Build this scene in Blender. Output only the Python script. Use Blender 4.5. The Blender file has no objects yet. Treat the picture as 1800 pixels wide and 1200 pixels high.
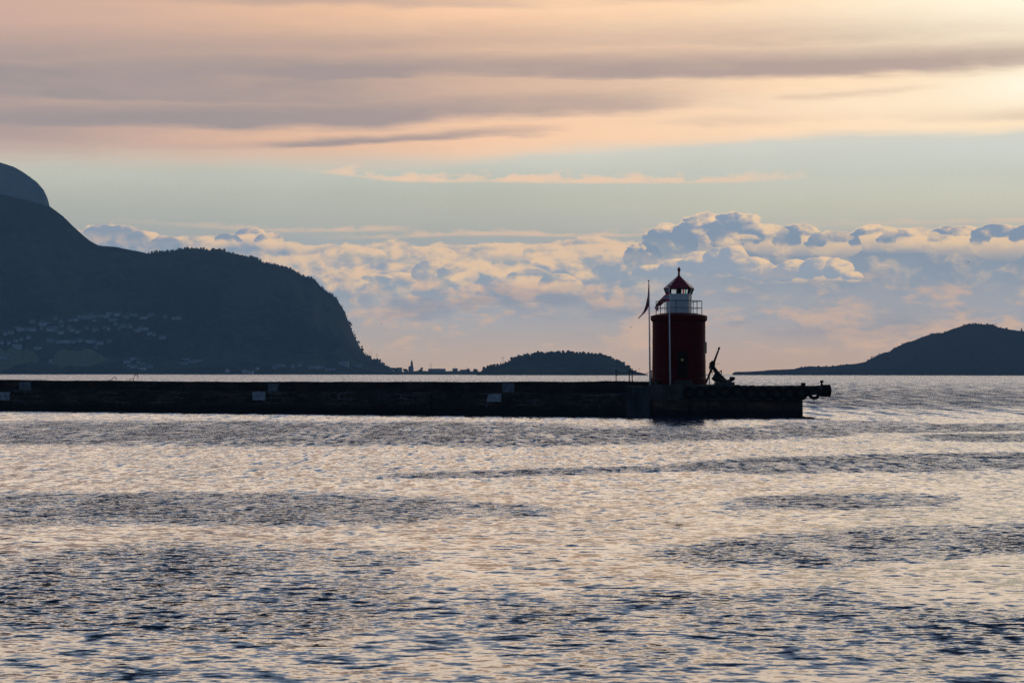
import bpy, bmesh, math, random
import numpy as np
from mathutils import Vector, Matrix, Euler, noise as mnoise

R = math.radians
scene = bpy.context.scene
COL = scene.collection

# ------------------------------------------------------------------ camera
CAM_H = 3.85                 # eye height above the water (m)
FPX = 3500.0                 # focal length in photograph pixels (1800 wide)
PITCH = math.atan(55.6 / FPX)
ROLL = 0.00150
cam_d = bpy.data.cameras.new('camera')
cam_d.sensor_width = 36.0
cam_d.lens = 36.0 * FPX / 1800.0
cam_d.clip_start = 0.5
cam_d.clip_end = 60000.0
cam = bpy.data.objects.new('camera', cam_d)
COL.objects.link(cam)
CAM_M = (Matrix.Translation((0, 0, CAM_H)) @ Matrix.Rotation(R(90) + PITCH, 4, 'X') @ Matrix.Rotation(ROLL, 4, 'Z'))
cam.matrix_world = CAM_M
scene.camera = cam
CAM_R = CAM_M.to_3x3()


def ray(px, py):
    return (CAM_R @ Vector(((px - 900) / FPX, (600 - py) / FPX, -1.0))).normalized()


def at(px, py, Y):
    """the point seen at a photograph pixel, Y metres out"""
    d = ray(px, py)
    return Vector((0, 0, CAM_H)) + d * (Y / d.y)


def on_water(px, py):
    d = ray(px, py)
    return Vector((0, 0, CAM_H)) + d * (-CAM_H / d.z)


# ------------------------------------------------------------------ exposure
vs = scene.view_settings
vs.view_transform = 'Standard'
vs.look = 'None'
vs.exposure = 0.0
vs.gamma = 1.0
vs.use_curve_mapping = False
scene.cycles.use_denoising = True
scene.cycles.denoising_prefilter = 'NONE'
scene.cycles.denoising_input_passes = 'RGB_ALBEDO_NORMAL'
scene.cycles.max_bounces = 6
scene.cycles.volume_bounces = 0
scene.cycles.transparent_max_bounces = 12

# ------------------------------------------------------------------ sun
SUN_EL, SUN_AZ = R(12.0), R(28.0)      # low, to the right of the view, behind cloud
sd = bpy.data.lights.new('sun', 'SUN')
sd.energy = 0.5
sd.angle = R(10.0)
sd.color = (1.0, 0.72, 0.45)
sun = bpy.data.objects.new('sun', sd)
COL.objects.link(sun)
sv = Vector((math.sin(SUN_AZ) * math.cos(SUN_EL), math.cos(SUN_AZ) * math.cos(SUN_EL), math.sin(SUN_EL)))
sun.rotation_euler = sv.to_track_quat('Z', 'Y').to_euler()


# ------------------------------------------------------------------ node helpers
def lin(r, g, b):
    f = lambda c: (c / 12.92) if c <= 0.04045 else ((c + 0.055) / 1.055) ** 2.4
    return (f(r / 255), f(g / 255), f(b / 255), 1.0)


NT = None


class S:
    """a socket with arithmetic"""
    def __init__(self, k): self.k = k
    def __add__(a, b): return m('ADD', a, b)
    __radd__ = __add__
    def __sub__(a, b): return m('SUBTRACT', a, b)
    def __rsub__(a, b): return m('SUBTRACT', b, a)
    def __mul__(a, b): return m('MULTIPLY', a, b)
    __rmul__ = __mul__
    def __truediv__(a, b): return m('DIVIDE', a, b)
    def __rtruediv__(a, b): return m('DIVIDE', b, a)
    def __neg__(a): return m('MULTIPLY', a, -1.0)


def put(sock, v):
    if isinstance(v, S):
        NT.links.new(v.k, sock)
    else:
        sock.default_value = v


def m(op, a, b=0.0, c=None, clamp=False):
    n = NT.nodes.new('ShaderNodeMath')
    n.operation = op
    n.use_clamp = clamp
    put(n.inputs[0], a)
    put(n.inputs[1], b)
    if c is not None: put(n.inputs[2], c)
    return S(n.outputs[0])


def ss(x, lo, hi, a=0.0, b=1.0):
    n = NT.nodes.new('ShaderNodeMapRange')
    n.interpolation_type = 'SMOOTHSTEP'
    put(n.inputs['Value'], x)
    put(n.inputs['From Min'], lo); put(n.inputs['From Max'], hi)
    put(n.inputs['To Min'], a); put(n.inputs['To Max'], b)
    return S(n.outputs[0])


def ln(x, lo, hi, a=0.0, b=1.0):
    n = NT.nodes.new('ShaderNodeMapRange')
    put(n.inputs['Value'], x)
    put(n.inputs['From Min'], lo); put(n.inputs['From Max'], hi)
    put(n.inputs['To Min'], a); put(n.inputs['To Max'], b)
    return S(n.outputs[0])


def clamp01(x):
    return m('ADD', x, 0.0, clamp=True)


def mix(f, a, b, mode='MIX'):
    n = NT.nodes.new('ShaderNodeMix')
    n.data_type = 'RGBA'
    n.blend_type = mode
    put(n.inputs[0], f); put(n.inputs[6], a); put(n.inputs[7], b)
    return S(n.outputs[2])


def xyz(x, y, z):
    n = NT.nodes.new('ShaderNodeCombineXYZ')
    put(n.inputs[0], x); put(n.inputs[1], y); put(n.inputs[2], z)
    return S(n.outputs[0])


def sep(v):
    n = NT.nodes.new('ShaderNodeSeparateXYZ')
    put(n.inputs[0], v)
    return S(n.outputs[0]), S(n.outputs[1]), S(n.outputs[2])


def noise(vec, scale=1.0, detail=4.0, rough=0.5, lac=2.0, dist=0.0, color=False, dim='3D'):
    n = NT.nodes.new('ShaderNodeTexNoise')
    n.noise_dimensions = dim
    put(n.inputs['Vector'], vec)
    n.inputs['Scale'].default_value = scale
    n.inputs['Detail'].default_value = detail
    n.inputs['Roughness'].default_value = rough
    n.inputs['Lacunarity'].default_value = lac
    n.inputs['Distortion'].default_value = dist
    return S(n.outputs['Color' if color else 'Fac'])


def ramp(x, stops):
    n = NT.nodes.new('ShaderNodeValToRGB')
    put(n.inputs[0], x)
    e = n.color_ramp.elements
    while len(e) < len(stops): e.new(0.5)
    for k, (p, c) in zip(e, stops):
        k.position = p
    for k, (p, c) in zip(e, stops):
        k.position = p; k.color = c
    return S(n.outputs[0])


def curve(x, pts, x0, x1, y0, y1, vec=False):
    """value of a hand drawn curve through pts at x"""
    n = NT.nodes.new('ShaderNodeFloatCurve')
    put(n.inputs['Value'], ln(x, x0, x1))
    cu = n.mapping.curves[0]
    pts = sorted(pts)
    P = [((a - x0) / (x1 - x0), (b - y0) / (y1 - y0)) for a, b in pts]
    P = [(min(1, max(0, a)), min(1, max(0, b))) for a, b in P]
    cu.points[0].location = P[0]
    cu.points[1].location = P[-1]
    for a in P[1:-1]: cu.points.new(*a)
    if vec:
        for p in cu.points: p.handle_type = 'VECTOR'
    n.mapping.update()
    return m('MULTIPLY_ADD', S(n.outputs[0]), y1 - y0, y0)


# ------------------------------------------------------------------ world: evening sky with cloud decks
world = bpy.data.worlds.new('World')
scene.world = world
world.use_nodes = True
NT = world.node_tree
NT.nodes.clear()


def vmath(op, a, b=None, c=None, out='Vector'):
    n = NT.nodes.new('ShaderNodeVectorMath')
    n.operation = op
    put(n.inputs[0], a)
    if b is not None: put(n.inputs[1], b)
    if c is not None: put(n.inputs[2], c)
    return S(n.outputs[out])


def build_sky():
    tc = NT.nodes.new('ShaderNodeTexCoord')
    x, y, z = sep(S(tc.outputs['Generated']))
    hyp = m('SQRT', x * x + y * y)
    # heading and height of the looked-at direction; 1 unit = 1.64 degrees
    u = m('ARCTAN2', x, y) * 35.0
    e0 = m('DIVIDE', z, m('MAXIMUM', hyp, 0.02)) * 35.0
    e = m('MINIMUM', m('MAXIMUM', e0, 0.0), 60.0)
    ns = NT.nodes.new('ShaderNodeTexSky')
    ns.sky_type = 'NISHITA'
    ns.sun_disc = False
    ns.sun_elevation = SUN_EL
    ns.sun_rotation = SUN_AZ
    ns.air_density = 1.0; ns.dust_density = 0.6; ns.ozone_density = 3.0
    nis = mix(1.0, S(ns.outputs[0]), (0.080, 0.080, 0.088, 1), 'MULTIPLY')
    back = ss(m('ABSOLUTE', u), 16.0, 46.0)

    def U(px): return (px - 900) / 100.0
    def E(py): return (655.5 - py) / 100.0
    def C(pts, **k):
        return curve(u, [(U(a), E(b)) for a, b in pts], -9.6, 9.6, 0.0, 7.0, **k)
    def W(pts):
        return curve(u, [(U(a), b) for a, b in pts], -9.6, 9.6, 0.0, 1.0)

    def clear():
        """clear air: warm at the horizon, pale green-grey higher up"""
        er = e / 7.0
        L = ramp(er, [(0.0, lin(196, 174, 158)), (0.06, lin(188, 174, 166)), (0.14, lin(172, 172, 177)),
                      (0.27, lin(164, 174, 182)), (0.36, lin(182, 184, 173)), (0.44, lin(184, 186, 168)),
                      (0.50, lin(190, 192, 174)), (0.56, lin(210, 200, 176)), (0.7, lin(206, 186, 164))])
        Rr = ramp(er, [(0.0, lin(206, 172, 152)), (0.06, lin(200, 174, 160)), (0.14, lin(174, 171, 176)),
                       (0.27, lin(162, 169, 180)), (0.36, lin(198, 193, 174)), (0.42, lin(203, 200, 174)),
                       (0.50, lin(200, 202, 184)), (0.56, lin(208, 211, 196)), (0.7, lin(230, 214, 186))])
        sky = mix(ss(u, -9.5, 9.5), L, Rr)
        st3 = noise(xyz(u * 0.30, e * 1.2, 5.0), 0.7, 3.0, 0.5)
        mott = ln(st3, 0.3, 0.7, 0.95, 1.05)
        return mix(1.0, sky, xyz(mott, mott, mott), 'MULTIPLY')

    def finish(sky):
        gain = ss(e, 1.0, 6.5, 1.94, 1.45)
        sky = mix(1.0, sky, xyz(gain, gain * 0.968, gain * ss(e, 0.0, 4.0, 0.86, 0.97)), 'MULTIPLY')
        return sky

    # ---------------- high altostratus veil
    def veil_part():
        sky = clear()
        ps = xyz(u * 0.16, e, 3.0)            # drawn-out streaks
        st1 = noise(ps, 2.2, 5.0, 0.55)
        st2 = noise(xyz(u * 0.10, e, 9.0), 6.0, 4.0, 0.6)
        st4 = noise(xyz(u * 0.22, e + u * 0.02, 14.0), 9.0, 4.0, 0.6)
        big = noise(xyz(u * 0.5, e * 1.0, 1.0), 0.55, 3.0, 0.5)
        lit = ramp(ss(u + (st1 - 0.5) * 5.0, -12.0, 10.0),
                   [(0.0, lin(198, 166, 148)), (0.3, lin(226, 184, 148)), (0.55, lin(246, 202, 160)),
                    (0.8, lin(253, 216, 172)), (1.0, lin(255, 230, 188))])
        dark = ramp(ss(u, -9.5, 9.5), [(0.0, lin(155, 143, 137)), (0.5, lin(170, 150, 138)), (1.0, lin(184, 160, 144))])
        ew = e + (st1 - 0.5) * 0.34 + (st2 - 0.5) * 0.16 + (big - 0.5) * 0.3

        def band(edge, thick, sharp, weight):
            t = ew - C(edge)
            return ss(t, -sharp, sharp) * ss(t, thick, thick * 0.25) * W(weight)

        db = band([(-60, 172), (0, 165), (300, 148), (600, 143), (900, 142), (1200, 138), (1500, 137), (1860, 137)], 0.85, 0.12,
                  [(-60, .75), (300, .85), (600, .95), (900, .95), (1200, .92), (1500, .95), (1860, .9)])
        for b in (
            ([(-60, 140), (900, 100), (1860, 90)], 0.9, 0.25, [(-60, .7), (300, .62), (700, .60), (1000, .5), (1400, .5), (1860, .4)]),
            ([(-60, 246), (0, 244), (200, 236), (400, 226), (600, 218), (800, 210), (1000, 204), (1200, 194), (1300, 180), (1860, 170)], 0.8, 0.13,
             [(-60, .9), (200, 1), (500, .95), (800, .9), (1050, .8), (1180, .5), (1290, .1), (1350, 0), (1860, 0)]),
            ([(-60, 280), (300, 276), (460, 270), (600, 256), (760, 246), (900, 241), (1000, 240), (1860, 235)], 0.26, 0.06,
             [(-60, .35), (200, .3), (380, .25), (470, .55), (560, .95), (700, .9), (880, .65), (980, .3), (1060, 0), (1860, 0)]),
            ([(-60, 10), (1860, 8)], 0.3, 0.10, [(-60, .1), (330, .2), (500, .5), (850, .4), (1000, .15), (1100, .35), (1250, .3), (1400, 0), (1860, 0)]),
            ([(-60, 180), (1390, 176), (1600, 170), (1860, 168)], 0.16, 0.06, [(-60, 0), (1300, 0), (1420, .35), (1600, .25), (1700, 0), (1860, 0)]),
            ([(-60, 225), (1100, 222), (1300, 220), (1860, 224)], 0.3, 0.08, [(-60, 0), (1150, .1), (1260, .25), (1400, .12), (1650, .18), (1800, .4), (1860, .4)])):
            db = m('MAXIMUM', db, band(*b))
        bL = ss(u + (st1 - .5) * 3, -4.5, -9.5) * ss(e, 3.3, 4.2) * (1.0 - ss(e, 5.2, 6.0)) * 0.72
        bM = ss(ew, 4.5, 4.8) * (1.0 - ss(ew, 5.2, 5.6)) * W([(-60, .9), (300, .85), (600, .75), (900, .55), (1150, .38), (1290, .15), (1450, 0), (1860, 0)])
        db = m('MAXIMUM', db, m('MAXIMUM', bL, bM))
        db = clamp01(db + (st1 - 0.5) * 0.36 + (st2 - 0.5) * 0.2 + (st4 - .5) * 0.2 + (big - .5) * .4)
        veil = mix(db, lit, dark)
        # bright glow where the sun stands behind the veil
        def glow(cx, cy, kx, ky, s_):
            gx, gy = u - cx, e - cy
            return m('EXPONENT', -(gx * gx * kx + gy * gy * ky)) * s_
        gl = clamp01(glow(11.0, 6.3, 0.05, 1.9, 1.2) + glow(9.9, 4.92, 0.28, 9.0, 1.15) + glow(6.5, 4.65, 0.09, 8.0, 0.16)) * (1.0 - db * 0.85)
        veil = mix(gl, veil, (1.0, 0.955, 0.74, 1))
        ved = C([(-60, 292), (100, 292), (300, 288), (600, 284), (900, 272), (1100, 258), (1250, 248), (1500, 243), (1860, 242)])
        vsoft = curve(u, [(-9.6, .5), (-6, .42), (-2, .32), (1, .22), (4, .16), (9.6, .13)], -9.6, 9.6, 0.0, 1.0)
        sky = mix(ss((ew - ved) / vsoft, -0.75, 0.85), sky, veil)
        fl = noise(xyz(u * 0.8, e * 2.2, 2.0), 2.6, 5.0, 0.6)
        sky = streak(sky, fl, st2, [(-60, 304), (560, 304), (700, 317), (900, 318), (1100, 320), (1300, 319), (1430, 314), (1860, 312)],
                     [(-60, 0), (500, 0), (580, .6), (700, .85), (900, .9), (1250, .85), (1330, .5), (1400, .35), (1440, 0), (1860, 0)], 0.03, 0.25, lin(238, 204, 168))
        sky = finish(sky)
        # above the picture the veil brightens to an even glow
        sky = mix(ss(e, 6.5, 8.2), sky, (2.75, 2.18, 1.66, 1))
        return mix(back, sky, nis)

    def streak(sky, fl, st2, base, weight, hmin, hmax, colr):
        t = e - C(base) + (st2 - 0.5) * 0.05
        h = ln(fl, 0.36, 0.62, hmin, hmax)
        a = ss(t, -0.05, 0.01) * ss(t, h, h * 0.2) * W(weight)
        return mix(clamp01(a * ln(fl, 0.35, 0.6, 0.55, 1.1)), sky, colr)

    # ---------------- cumulus bank low over the horizon
    def low_part():
        sky = clear()
        fl = noise(xyz(u * 0.8, e * 2.2, 2.0), 2.6, 5.0, 0.6)
        st2 = noise(xyz(u * 0.10, e, 9.0), 6.0, 4.0, 0.6)
        sky = streak(sky, fl, st2, [(-60, 392), (300, 398), (480, 408), (600, 406), (700, 404), (760, 404), (1860, 398)],
                     [(-60, 0), (180, 0.05), (300, .25), (480, .5), (560, .75), (680, .6), (760, 0), (1860, 0)], 0.02, 0.13, lin(234, 200, 168))
        sky = streak(sky, fl, st2, [(-60, 420), (560, 420), (700, 416), (860, 412), (1000, 414), (1150, 412), (1300, 402), (1860, 396)],
                     [(-60, 0), (520, 0), (640, .55), (860, .8), (1130, .75), (1250, .3), (1400, 0.2), (1700, 0.5), (1860, .5)], 0.03, 0.14, lin(236, 202, 168))
        p = xyz(u, e, 0.0)
        wx, wy, _ = sep(noise(p, 1.1, 3.0, 0.5, color=True))
        qx, qy = u + (wx - 0.5) * 0.25, e + (wy - 0.5) * 0.18

        def billow(d, zz=0.0, sc=1.9, det=5.0):
            return noise(vmath('ADD', xyz(qx * .8, qy * 1.15, zz), d), sc, det, 0.56)

        b0 = billow((0, 0, 0)); b1 = billow((.104, .184, 0), det=3.0)
        c0 = billow((0, 0, 4.0), sc=3.2); c1 = billow((.056, .103, 4.0), sc=3.2, det=3.0)
        f0 = billow((0, 0, 8.0), sc=7.0, det=3.0); f1 = billow((.024, .046, 8.0), sc=7.0, det=2.0)
        rel = (b0 - b1) * 3.8 + (c0 - c1) * 1.5 + (f0 - f1) * 0.55           # facing the sun > 0
        fine = (c0 - 0.5) * 0.16 + (f0 - .5) * 0.07

        def cumulus(sky, top, bot, soft_bot, amp, warm, rim, body, light, weight):
            d = C(top) - e + (b0 - 0.5) * amp * 1.3 + (c0 - 0.5) * amp * 0.9 + (f0 - 0.5) * amp * 0.45 - 0.01
            a = ss(d, -0.01, 0.035) * ss(e - C(bot) + (b0 - 0.5) * soft_bot * 1.2, 0.0, soft_bot) * W(weight)
            near = m('EXPONENT', -(m('MAXIMUM', d, 0.0) / rim))
            l = ss(near * 0.80 + warm + rel * (0.50 + near * 0.5) + (c0 - .5) * 0.25 - 0.04, -0.15, 1.0)
            return mix(clamp01(a), sky, mix(l, body, light))

        pk = lin(255, 218, 168); pk2 = lin(250, 212, 168); lit2 = lin(246, 210, 168)
        blu = lin(140, 156, 174)
        sky = cumulus(sky, [(-60, 410), (150, 408), (165, 402), (215, 401), (262, 411), (310, 420), (360, 420), (402, 414), (440, 403), (470, 410), (500, 425), (560, 428),
                            (640, 432), (800, 426), (960, 423), (1000, 418), (1040, 414), (1080, 420), (1120, 440), (1300, 470), (1860, 470)],
                      [(-60, 520), (500, 520), (1860, 520)], 0.55, 0.22, 0.14, 0.13, blu, pk2,
                      [(-60, .9), (440, .9), (560, .8), (1060, .8), (1140, .5), (1250, 0), (1860, 0)])
        # middle: heaps of sunlit lumps, one bank before the other
        wmid = [(-60, 0), (400, 0), (500, .8), (620, .95), (1000, .95), (1090, .85), (1150, .3), (1230, 0), (1860, 0)]

        def heap(sky, base, amp, freq, zz, rim, warm, cover, weight, body, light, depth):
            kk = vmath('DOT_PRODUCT', sky, (1e-8, 0, 0), out='Value')
            k0 = noise(xyz((qx + zz) * freq, qy * freq * 1.5, kk + zz), 1.0, 5.0, 0.55)
            lumps = noise(xyz(u * freq * 0.8, zz, 0.0), 1.0, 1.0, 0.5)
            d = C(base) + (lumps - 0.5) * amp * 2.4 - e + (k0 - 0.5) * amp * 1.7 + fine
            a = ss(d, -0.015, 0.06) * ss(d, depth, depth * 0.5) * W(weight)
            a = a * ss(lumps + (k0 - .5) * .3, cover - 0.10, cover + 0.06)
            near = m('EXPONENT', -(m('MAXIMUM', d, 0.0) / rim))
            l = ss(near * 0.75 + warm + rel * 0.75 + (c0 - .5) * .5, -0.05, 0.95)
            return mix(clamp01(a), sky, mix(l, body, light))

        sky = heap(sky, [(-60, 470), (420, 450), (560, 436), (760, 432), (900, 430), (1030, 424), (1100, 432), (1860, 470)], 0.22, 1.3, 1.7, .17, .24, .30, wmid, lin(168, 172, 176), lit2, 1.2)
        sky = heap(sky, [(-60, 490), (560, 470), (800, 462), (1100, 462), (1860, 490)], 0.28, 1.7, 5.3, .15, .14, .42, wmid, lin(153, 164, 178), lit2, .75)
        sky = heap(sky, [(-60, 520), (600, 508), (800, 494), (1100, 496), (1860, 520)], 0.26, 1.5, 12.9, .14, .08, .47,
                   [(-60, 0), (540, 0), (640, .75), (1000, .85), (1100, .65), (1160, 0), (1860, 0)], lin(154, 162, 176), lin(236, 200, 168), .5)
        sky = heap(sky, [(-60, 545), (600, 540), (800, 532), (1100, 535), (1860, 545)], 0.2, 1.2, 17.9, .12, .0, .50,
                   [(-60, 0), (600, 0), (700, .5), (1000, .6), (1120, .5), (1250, .3), (1500, .35), (1860, .3)], lin(160, 162, 174), lin(222, 190, 166), .34)
        # right: the body of the tall cumulus
        sky = cumulus(sky, [(-60, 640), (1050, 560), (1095, 462), (1112, 440), (1140, 428), (1168, 414), (1185, 398), (1215, 390), (1250, 386), (1285, 378), (1315, 388), (1338, 402),
                            (1362, 408), (1392, 400), (1420, 406), (1480, 414), (1520, 402), (1560, 408), (1600, 410), (1640, 406), (1690, 410), (1740, 408), (1780, 404), (1860, 408)],
                      [(-60, 440), (1060, 452), (1120, 470), (1200, 505), (1300, 545), (1500, 540), (1860, 545)], 0.9, 0.17, 0.02, 0.12, lin(144, 156, 171), pk,
                      [(-60, 0), (1040, 0), (1100, .95), (1860, .97)])

        # heads of the cumulus: rounded puffs, each lit on its upper right
        n_edge = (b0 - .5) * 0.95 + (c0 - .5) * 0.9 + (f0 - .5) * 0.6
        n_lit = (b0 - b1) * 1.7 + (c0 - c1) * 1.3 + (f0 - f1) * 0.6

        def puffs(sky, lst, body, light, l0, l1, cut=None, fade=0.35, rag=1.0, alpha=1.0):
            ne = n_edge * rag if rag != 1.0 else n_edge
            tot = lt = None
            for (px, py, rx, ry) in lst:
                # each puff waits for the one behind it
                q = p if lt is None else vmath('MULTIPLY_ADD', lt, (1e-8, 1e-8, 0), p)
                d = vmath('MULTIPLY_ADD', q, (100.0 / rx, 100.0 / ry, 0), (-U(px) * 100.0 / rx, -E(py) * 100.0 / ry, 0))
                a = ss(vmath('DOT_PRODUCT', d, d, out='Value') + ne, 1.0, 0.86)
                l = vmath('DOT_PRODUCT', d, (0.45, 0.72, 0), out='Value')
                a = a * ln(vmath('DOT_PRODUCT', d, (0, 1, 0), out='Value'), -1.0, fade)
                if lt is None: tot, lt = a, l
                else:
                    tot = m('MAXIMUM', tot, a)
                    n = NT.nodes.new('ShaderNodeMix'); n.data_type = 'FLOAT'
                    put(n.inputs[0], a); put(n.inputs[2], lt); put(n.inputs[3], l)
                    lt = S(n.outputs[0])
            if cut: tot = tot * ss(e + (c0 - .5) * .1, E(cut), E(cut) + .12)
            if alpha != 1.0: tot = tot * alpha
            return mix(tot, sky, mix(ss(lt + n_lit, l0, l1), body, light))

        sky = puffs(sky, [(186, 417, 30, 16), (222, 416, 32, 16), (258, 425, 30, 15), (300, 432, 32, 14), (402, 426, 26, 13), (442, 418, 30, 17), (474, 426, 26, 15)],
                    lin(146, 158, 172), pk2, 0.25, 1.0)
        sky = puffs(sky, [(640, 452, 46, 16), (760, 450, 44, 17), (880, 444, 46, 18), (960, 446, 44, 18), (1040, 434, 40, 20), (1085, 446, 30, 16)],
                    lin(170, 172, 174), lit2, -0.45, 0.7)
        sky = puffs(sky, [(700, 492, 36, 13), (765, 478, 40, 24), (805, 482, 36, 22), (930, 490, 46, 22), (985, 500, 40, 20), (665, 490, 30, 8)],
                    lin(154, 164, 176), lit2, -0.1, 0.9)
        sky = puffs(sky, [(1128, 450, 36, 26), (1178, 428, 50, 36), (1240, 414, 64, 40), (1290, 408, 54, 38), (1352, 424, 54, 28), (1402, 424, 46, 30), (1462, 432, 54, 26),
                          (1526, 422, 42, 26), (1590, 426, 60, 24), (1668, 428, 58, 28), (1742, 432, 54, 32), (1800, 426, 46, 28)],
                    lin(138, 153, 170), pk, 0.22, 0.98)
        sky = puffs(sky, [(1340, 410, 40, 17), (1458, 420, 36, 12), (1545, 412, 30, 11), (1600, 422, 42, 16), (1650, 430, 34, 14), (1310, 422, 26, 9)],
                    lin(140, 155, 172), pk, -0.35, 0.75, rag=1.9, alpha=.68, fade=0.3)
        sky = puffs(sky, [(1150, 478, 44, 14), (1196, 470, 44, 17), (1230, 464, 38, 23), (1266, 462, 36, 28), (1288, 454, 27, 26), (1318, 472, 40, 20), (1352, 484, 44, 17), (1396, 478, 40, 21),
                          (1438, 474, 36, 23), (1468, 476, 28, 22), (1494, 488, 20, 10)],
                    lin(156, 166, 180), lin(254, 217, 170), -0.10, 0.8, cut=505, fade=-0.4)
        # broken low wisps in the haze
        lw = noise(xyz(qx * 0.55, qy * 1.5, 7.0), 1.5, 5.0, 0.6)
        lwm = ss(lw + rel * 0.06, 0.48, 0.64) * ss(e, 0.2, 0.5) * (1.0 - ss(e, 1.3, 2.0))
        sky = mix(lwm * W([(-60, .4), (600, .6), (1000, .7), (1200, .6), (1500, .65), (1860, .7)]), sky, lin(228, 188, 158))
        lb = ss(noise(xyz(qx * 0.4, qy * 1.7, 11.0), 1.2, 4.0, 0.55), 0.5, 0.66) * ss(e, 0.5, 0.9) * (1.0 - ss(e, 1.2, 1.7))
        sky = mix(lb * 0.65, sky, lin(146, 150, 166))
        return mix(back, finish(sky), nis)

    # ---------------- overhead and behind: thin blue-grey cloud, then clear blue evening sky
    def high_part():
        thin = noise(xyz(x * 3.0, y * 3.0, z * 6.0), 1.4, 4.0, 0.55)
        ee = e + (thin - .5) * 5.0
        sky = mix(ss(ee, 9.8, 14.5), (2.75, 2.18, 1.66, 1), (0.62, 0.82, 1.15, 1))
        sky = mix(ss(ee, 18.0, 29.0), sky, nis)
        return mix(back, sky, nis)

    def bg(colr):
        n = NT.nodes.new('ShaderNodeBackground')
        put(n.inputs['Color'], colr)
        return n.outputs[0]

    def either(f, a, b):
        n = NT.nodes.new('ShaderNodeMixShader')
        put(n.inputs[0], f); NT.links.new(a, n.inputs[1]); NT.links.new(b, n.inputs[2])
        return n.outputs[0]

    over = m('MAXIMUM', m('GREATER_THAN', e, 8.3), m('GREATER_THAN', m('ABSOLUTE', u), 46.0))
    out = NT.nodes.new('ShaderNodeOutputWorld')
    NT.links.new(either(over, either(m('GREATER_THAN', e, 3.05), bg(low_part()), bg(veil_part())), bg(high_part())), out.inputs['Surface'])


build_sky()


# ------------------------------------------------------------------ object helpers
def tag(o, label=None, cat=None, group=None, kind=None):
    if label: o['label'] = label
    if cat: o['category'] = cat
    if group: o['group'] = group
    if kind: o['kind'] = kind
    return o


def thing(name, label, cat, loc=(0, 0, 0), group=None, rotz=0.0):
    o = bpy.data.objects.new(name, None)
    COL.objects.link(o)
    o.location = loc
    o.rotation_euler = (0, 0, rotz)
    return tag(o, label, cat, group)


def link_mesh(name, me, mats, parent=None):
    if not isinstance(mats, (list, tuple)): mats = [mats]
    for mt in mats: me.materials.append(mt)
    o = bpy.data.objects.new(name, me)
    COL.objects.link(o)
    if parent: o.parent = parent
    return o


def obj(name, bm, mats, parent=None, smooth=False, loc=None):
    me = bpy.data.meshes.new(name)
    bmesh.ops.recalc_face_normals(bm, faces=bm.faces)
    bm.to_mesh(me)
    bm.free()
    if smooth:
        for p in me.polygons: p.use_smooth = True
    o = link_mesh(name, me, mats, parent)
    if loc is not None: o.location = loc
    return o


def grid_mesh(name, P, mats, parent=None, smooth=True):
    """P: (rows, cols, 3) array of points"""
    r, c, _ = P.shape
    me = bpy.data.meshes.new(name)
    idx = np.arange(r * c).reshape(r, c)
    q = np.stack([idx[:-1, :-1], idx[:-1, 1:], idx[1:, 1:], idx[1:, :-1]], -1).reshape(-1, 4)
    me.vertices.add(r * c)
    me.vertices.foreach_set('co', P.reshape(-1).astype(np.float32))
    me.loops.add(q.size)
    me.loops.foreach_set('vertex_index', q.reshape(-1).astype(np.int32))
    me.polygons.add(len(q))
    me.polygons.foreach_set('loop_start', np.arange(0, q.size, 4, dtype=np.int32))
    me.polygons.foreach_set('loop_total', np.full(len(q), 4, np.int32))
    me.update(calc_edges=True)
    me.validate()
    if smooth: me.polygons.foreach_set('use_smooth', np.ones(len(q), bool))
    return link_mesh(name, me, mats, parent)


def box(bm, lo, hi, mat=0, rz=0.0, bev=0.0):
    lo, hi = Vector(lo), Vector(hi)
    c, s = (lo + hi) / 2, hi - lo
    M = Matrix.Translation(c) @ Matrix.Rotation(rz, 4, 'Z') @ Matrix.Diagonal((*s, 1))
    g = bmesh.ops.create_cube(bm, size=1.0, matrix=M)
    fs = {f for v in g['verts'] for f in v.link_faces}
    for f in fs: f.material_index = mat
    if bev > 0:
        es = list({e for f in fs for e in f.edges})
        bmesh.ops.bevel(bm, geom=es, offset=bev, segments=1, affect='EDGES')
    return g['verts']


def tube(bm, pts, r, seg=8, mat=0, cap=True):
    """tapered tube through points; r a number or one radius per point"""
    pts = [Vector(p) for p in pts]
    rr = r if isinstance(r, (list, tuple)) else [r] * len(pts)
    rings = []
    for i, p in enumerate(pts):
        d = (pts[min(i + 1, len(pts) - 1)] - pts[max(i - 1, 0)]).normalized()
        a = Vector((0, 0, 1)) if abs(d.z) < 0.9 else Vector((1, 0, 0))
        s1 = d.cross(a).normalized(); s2 = d.cross(s1)
        rings.append([bm.verts.new(p + (s1 * math.cos(t) + s2 * math.sin(t)) * rr[i])
                      for t in [2 * math.pi * k / seg for k in range(seg)]])
    for A, B in zip(rings, rings[1:]):
        for k in range(seg):
            f = bm.faces.new((A[k], A[(k + 1) % seg], B[(k + 1) % seg], B[k])); f.material_index = mat
    if cap:
        for q in (rings[0], rings[-1]):
            f = bm.faces.new(q); f.material_index = mat


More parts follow.
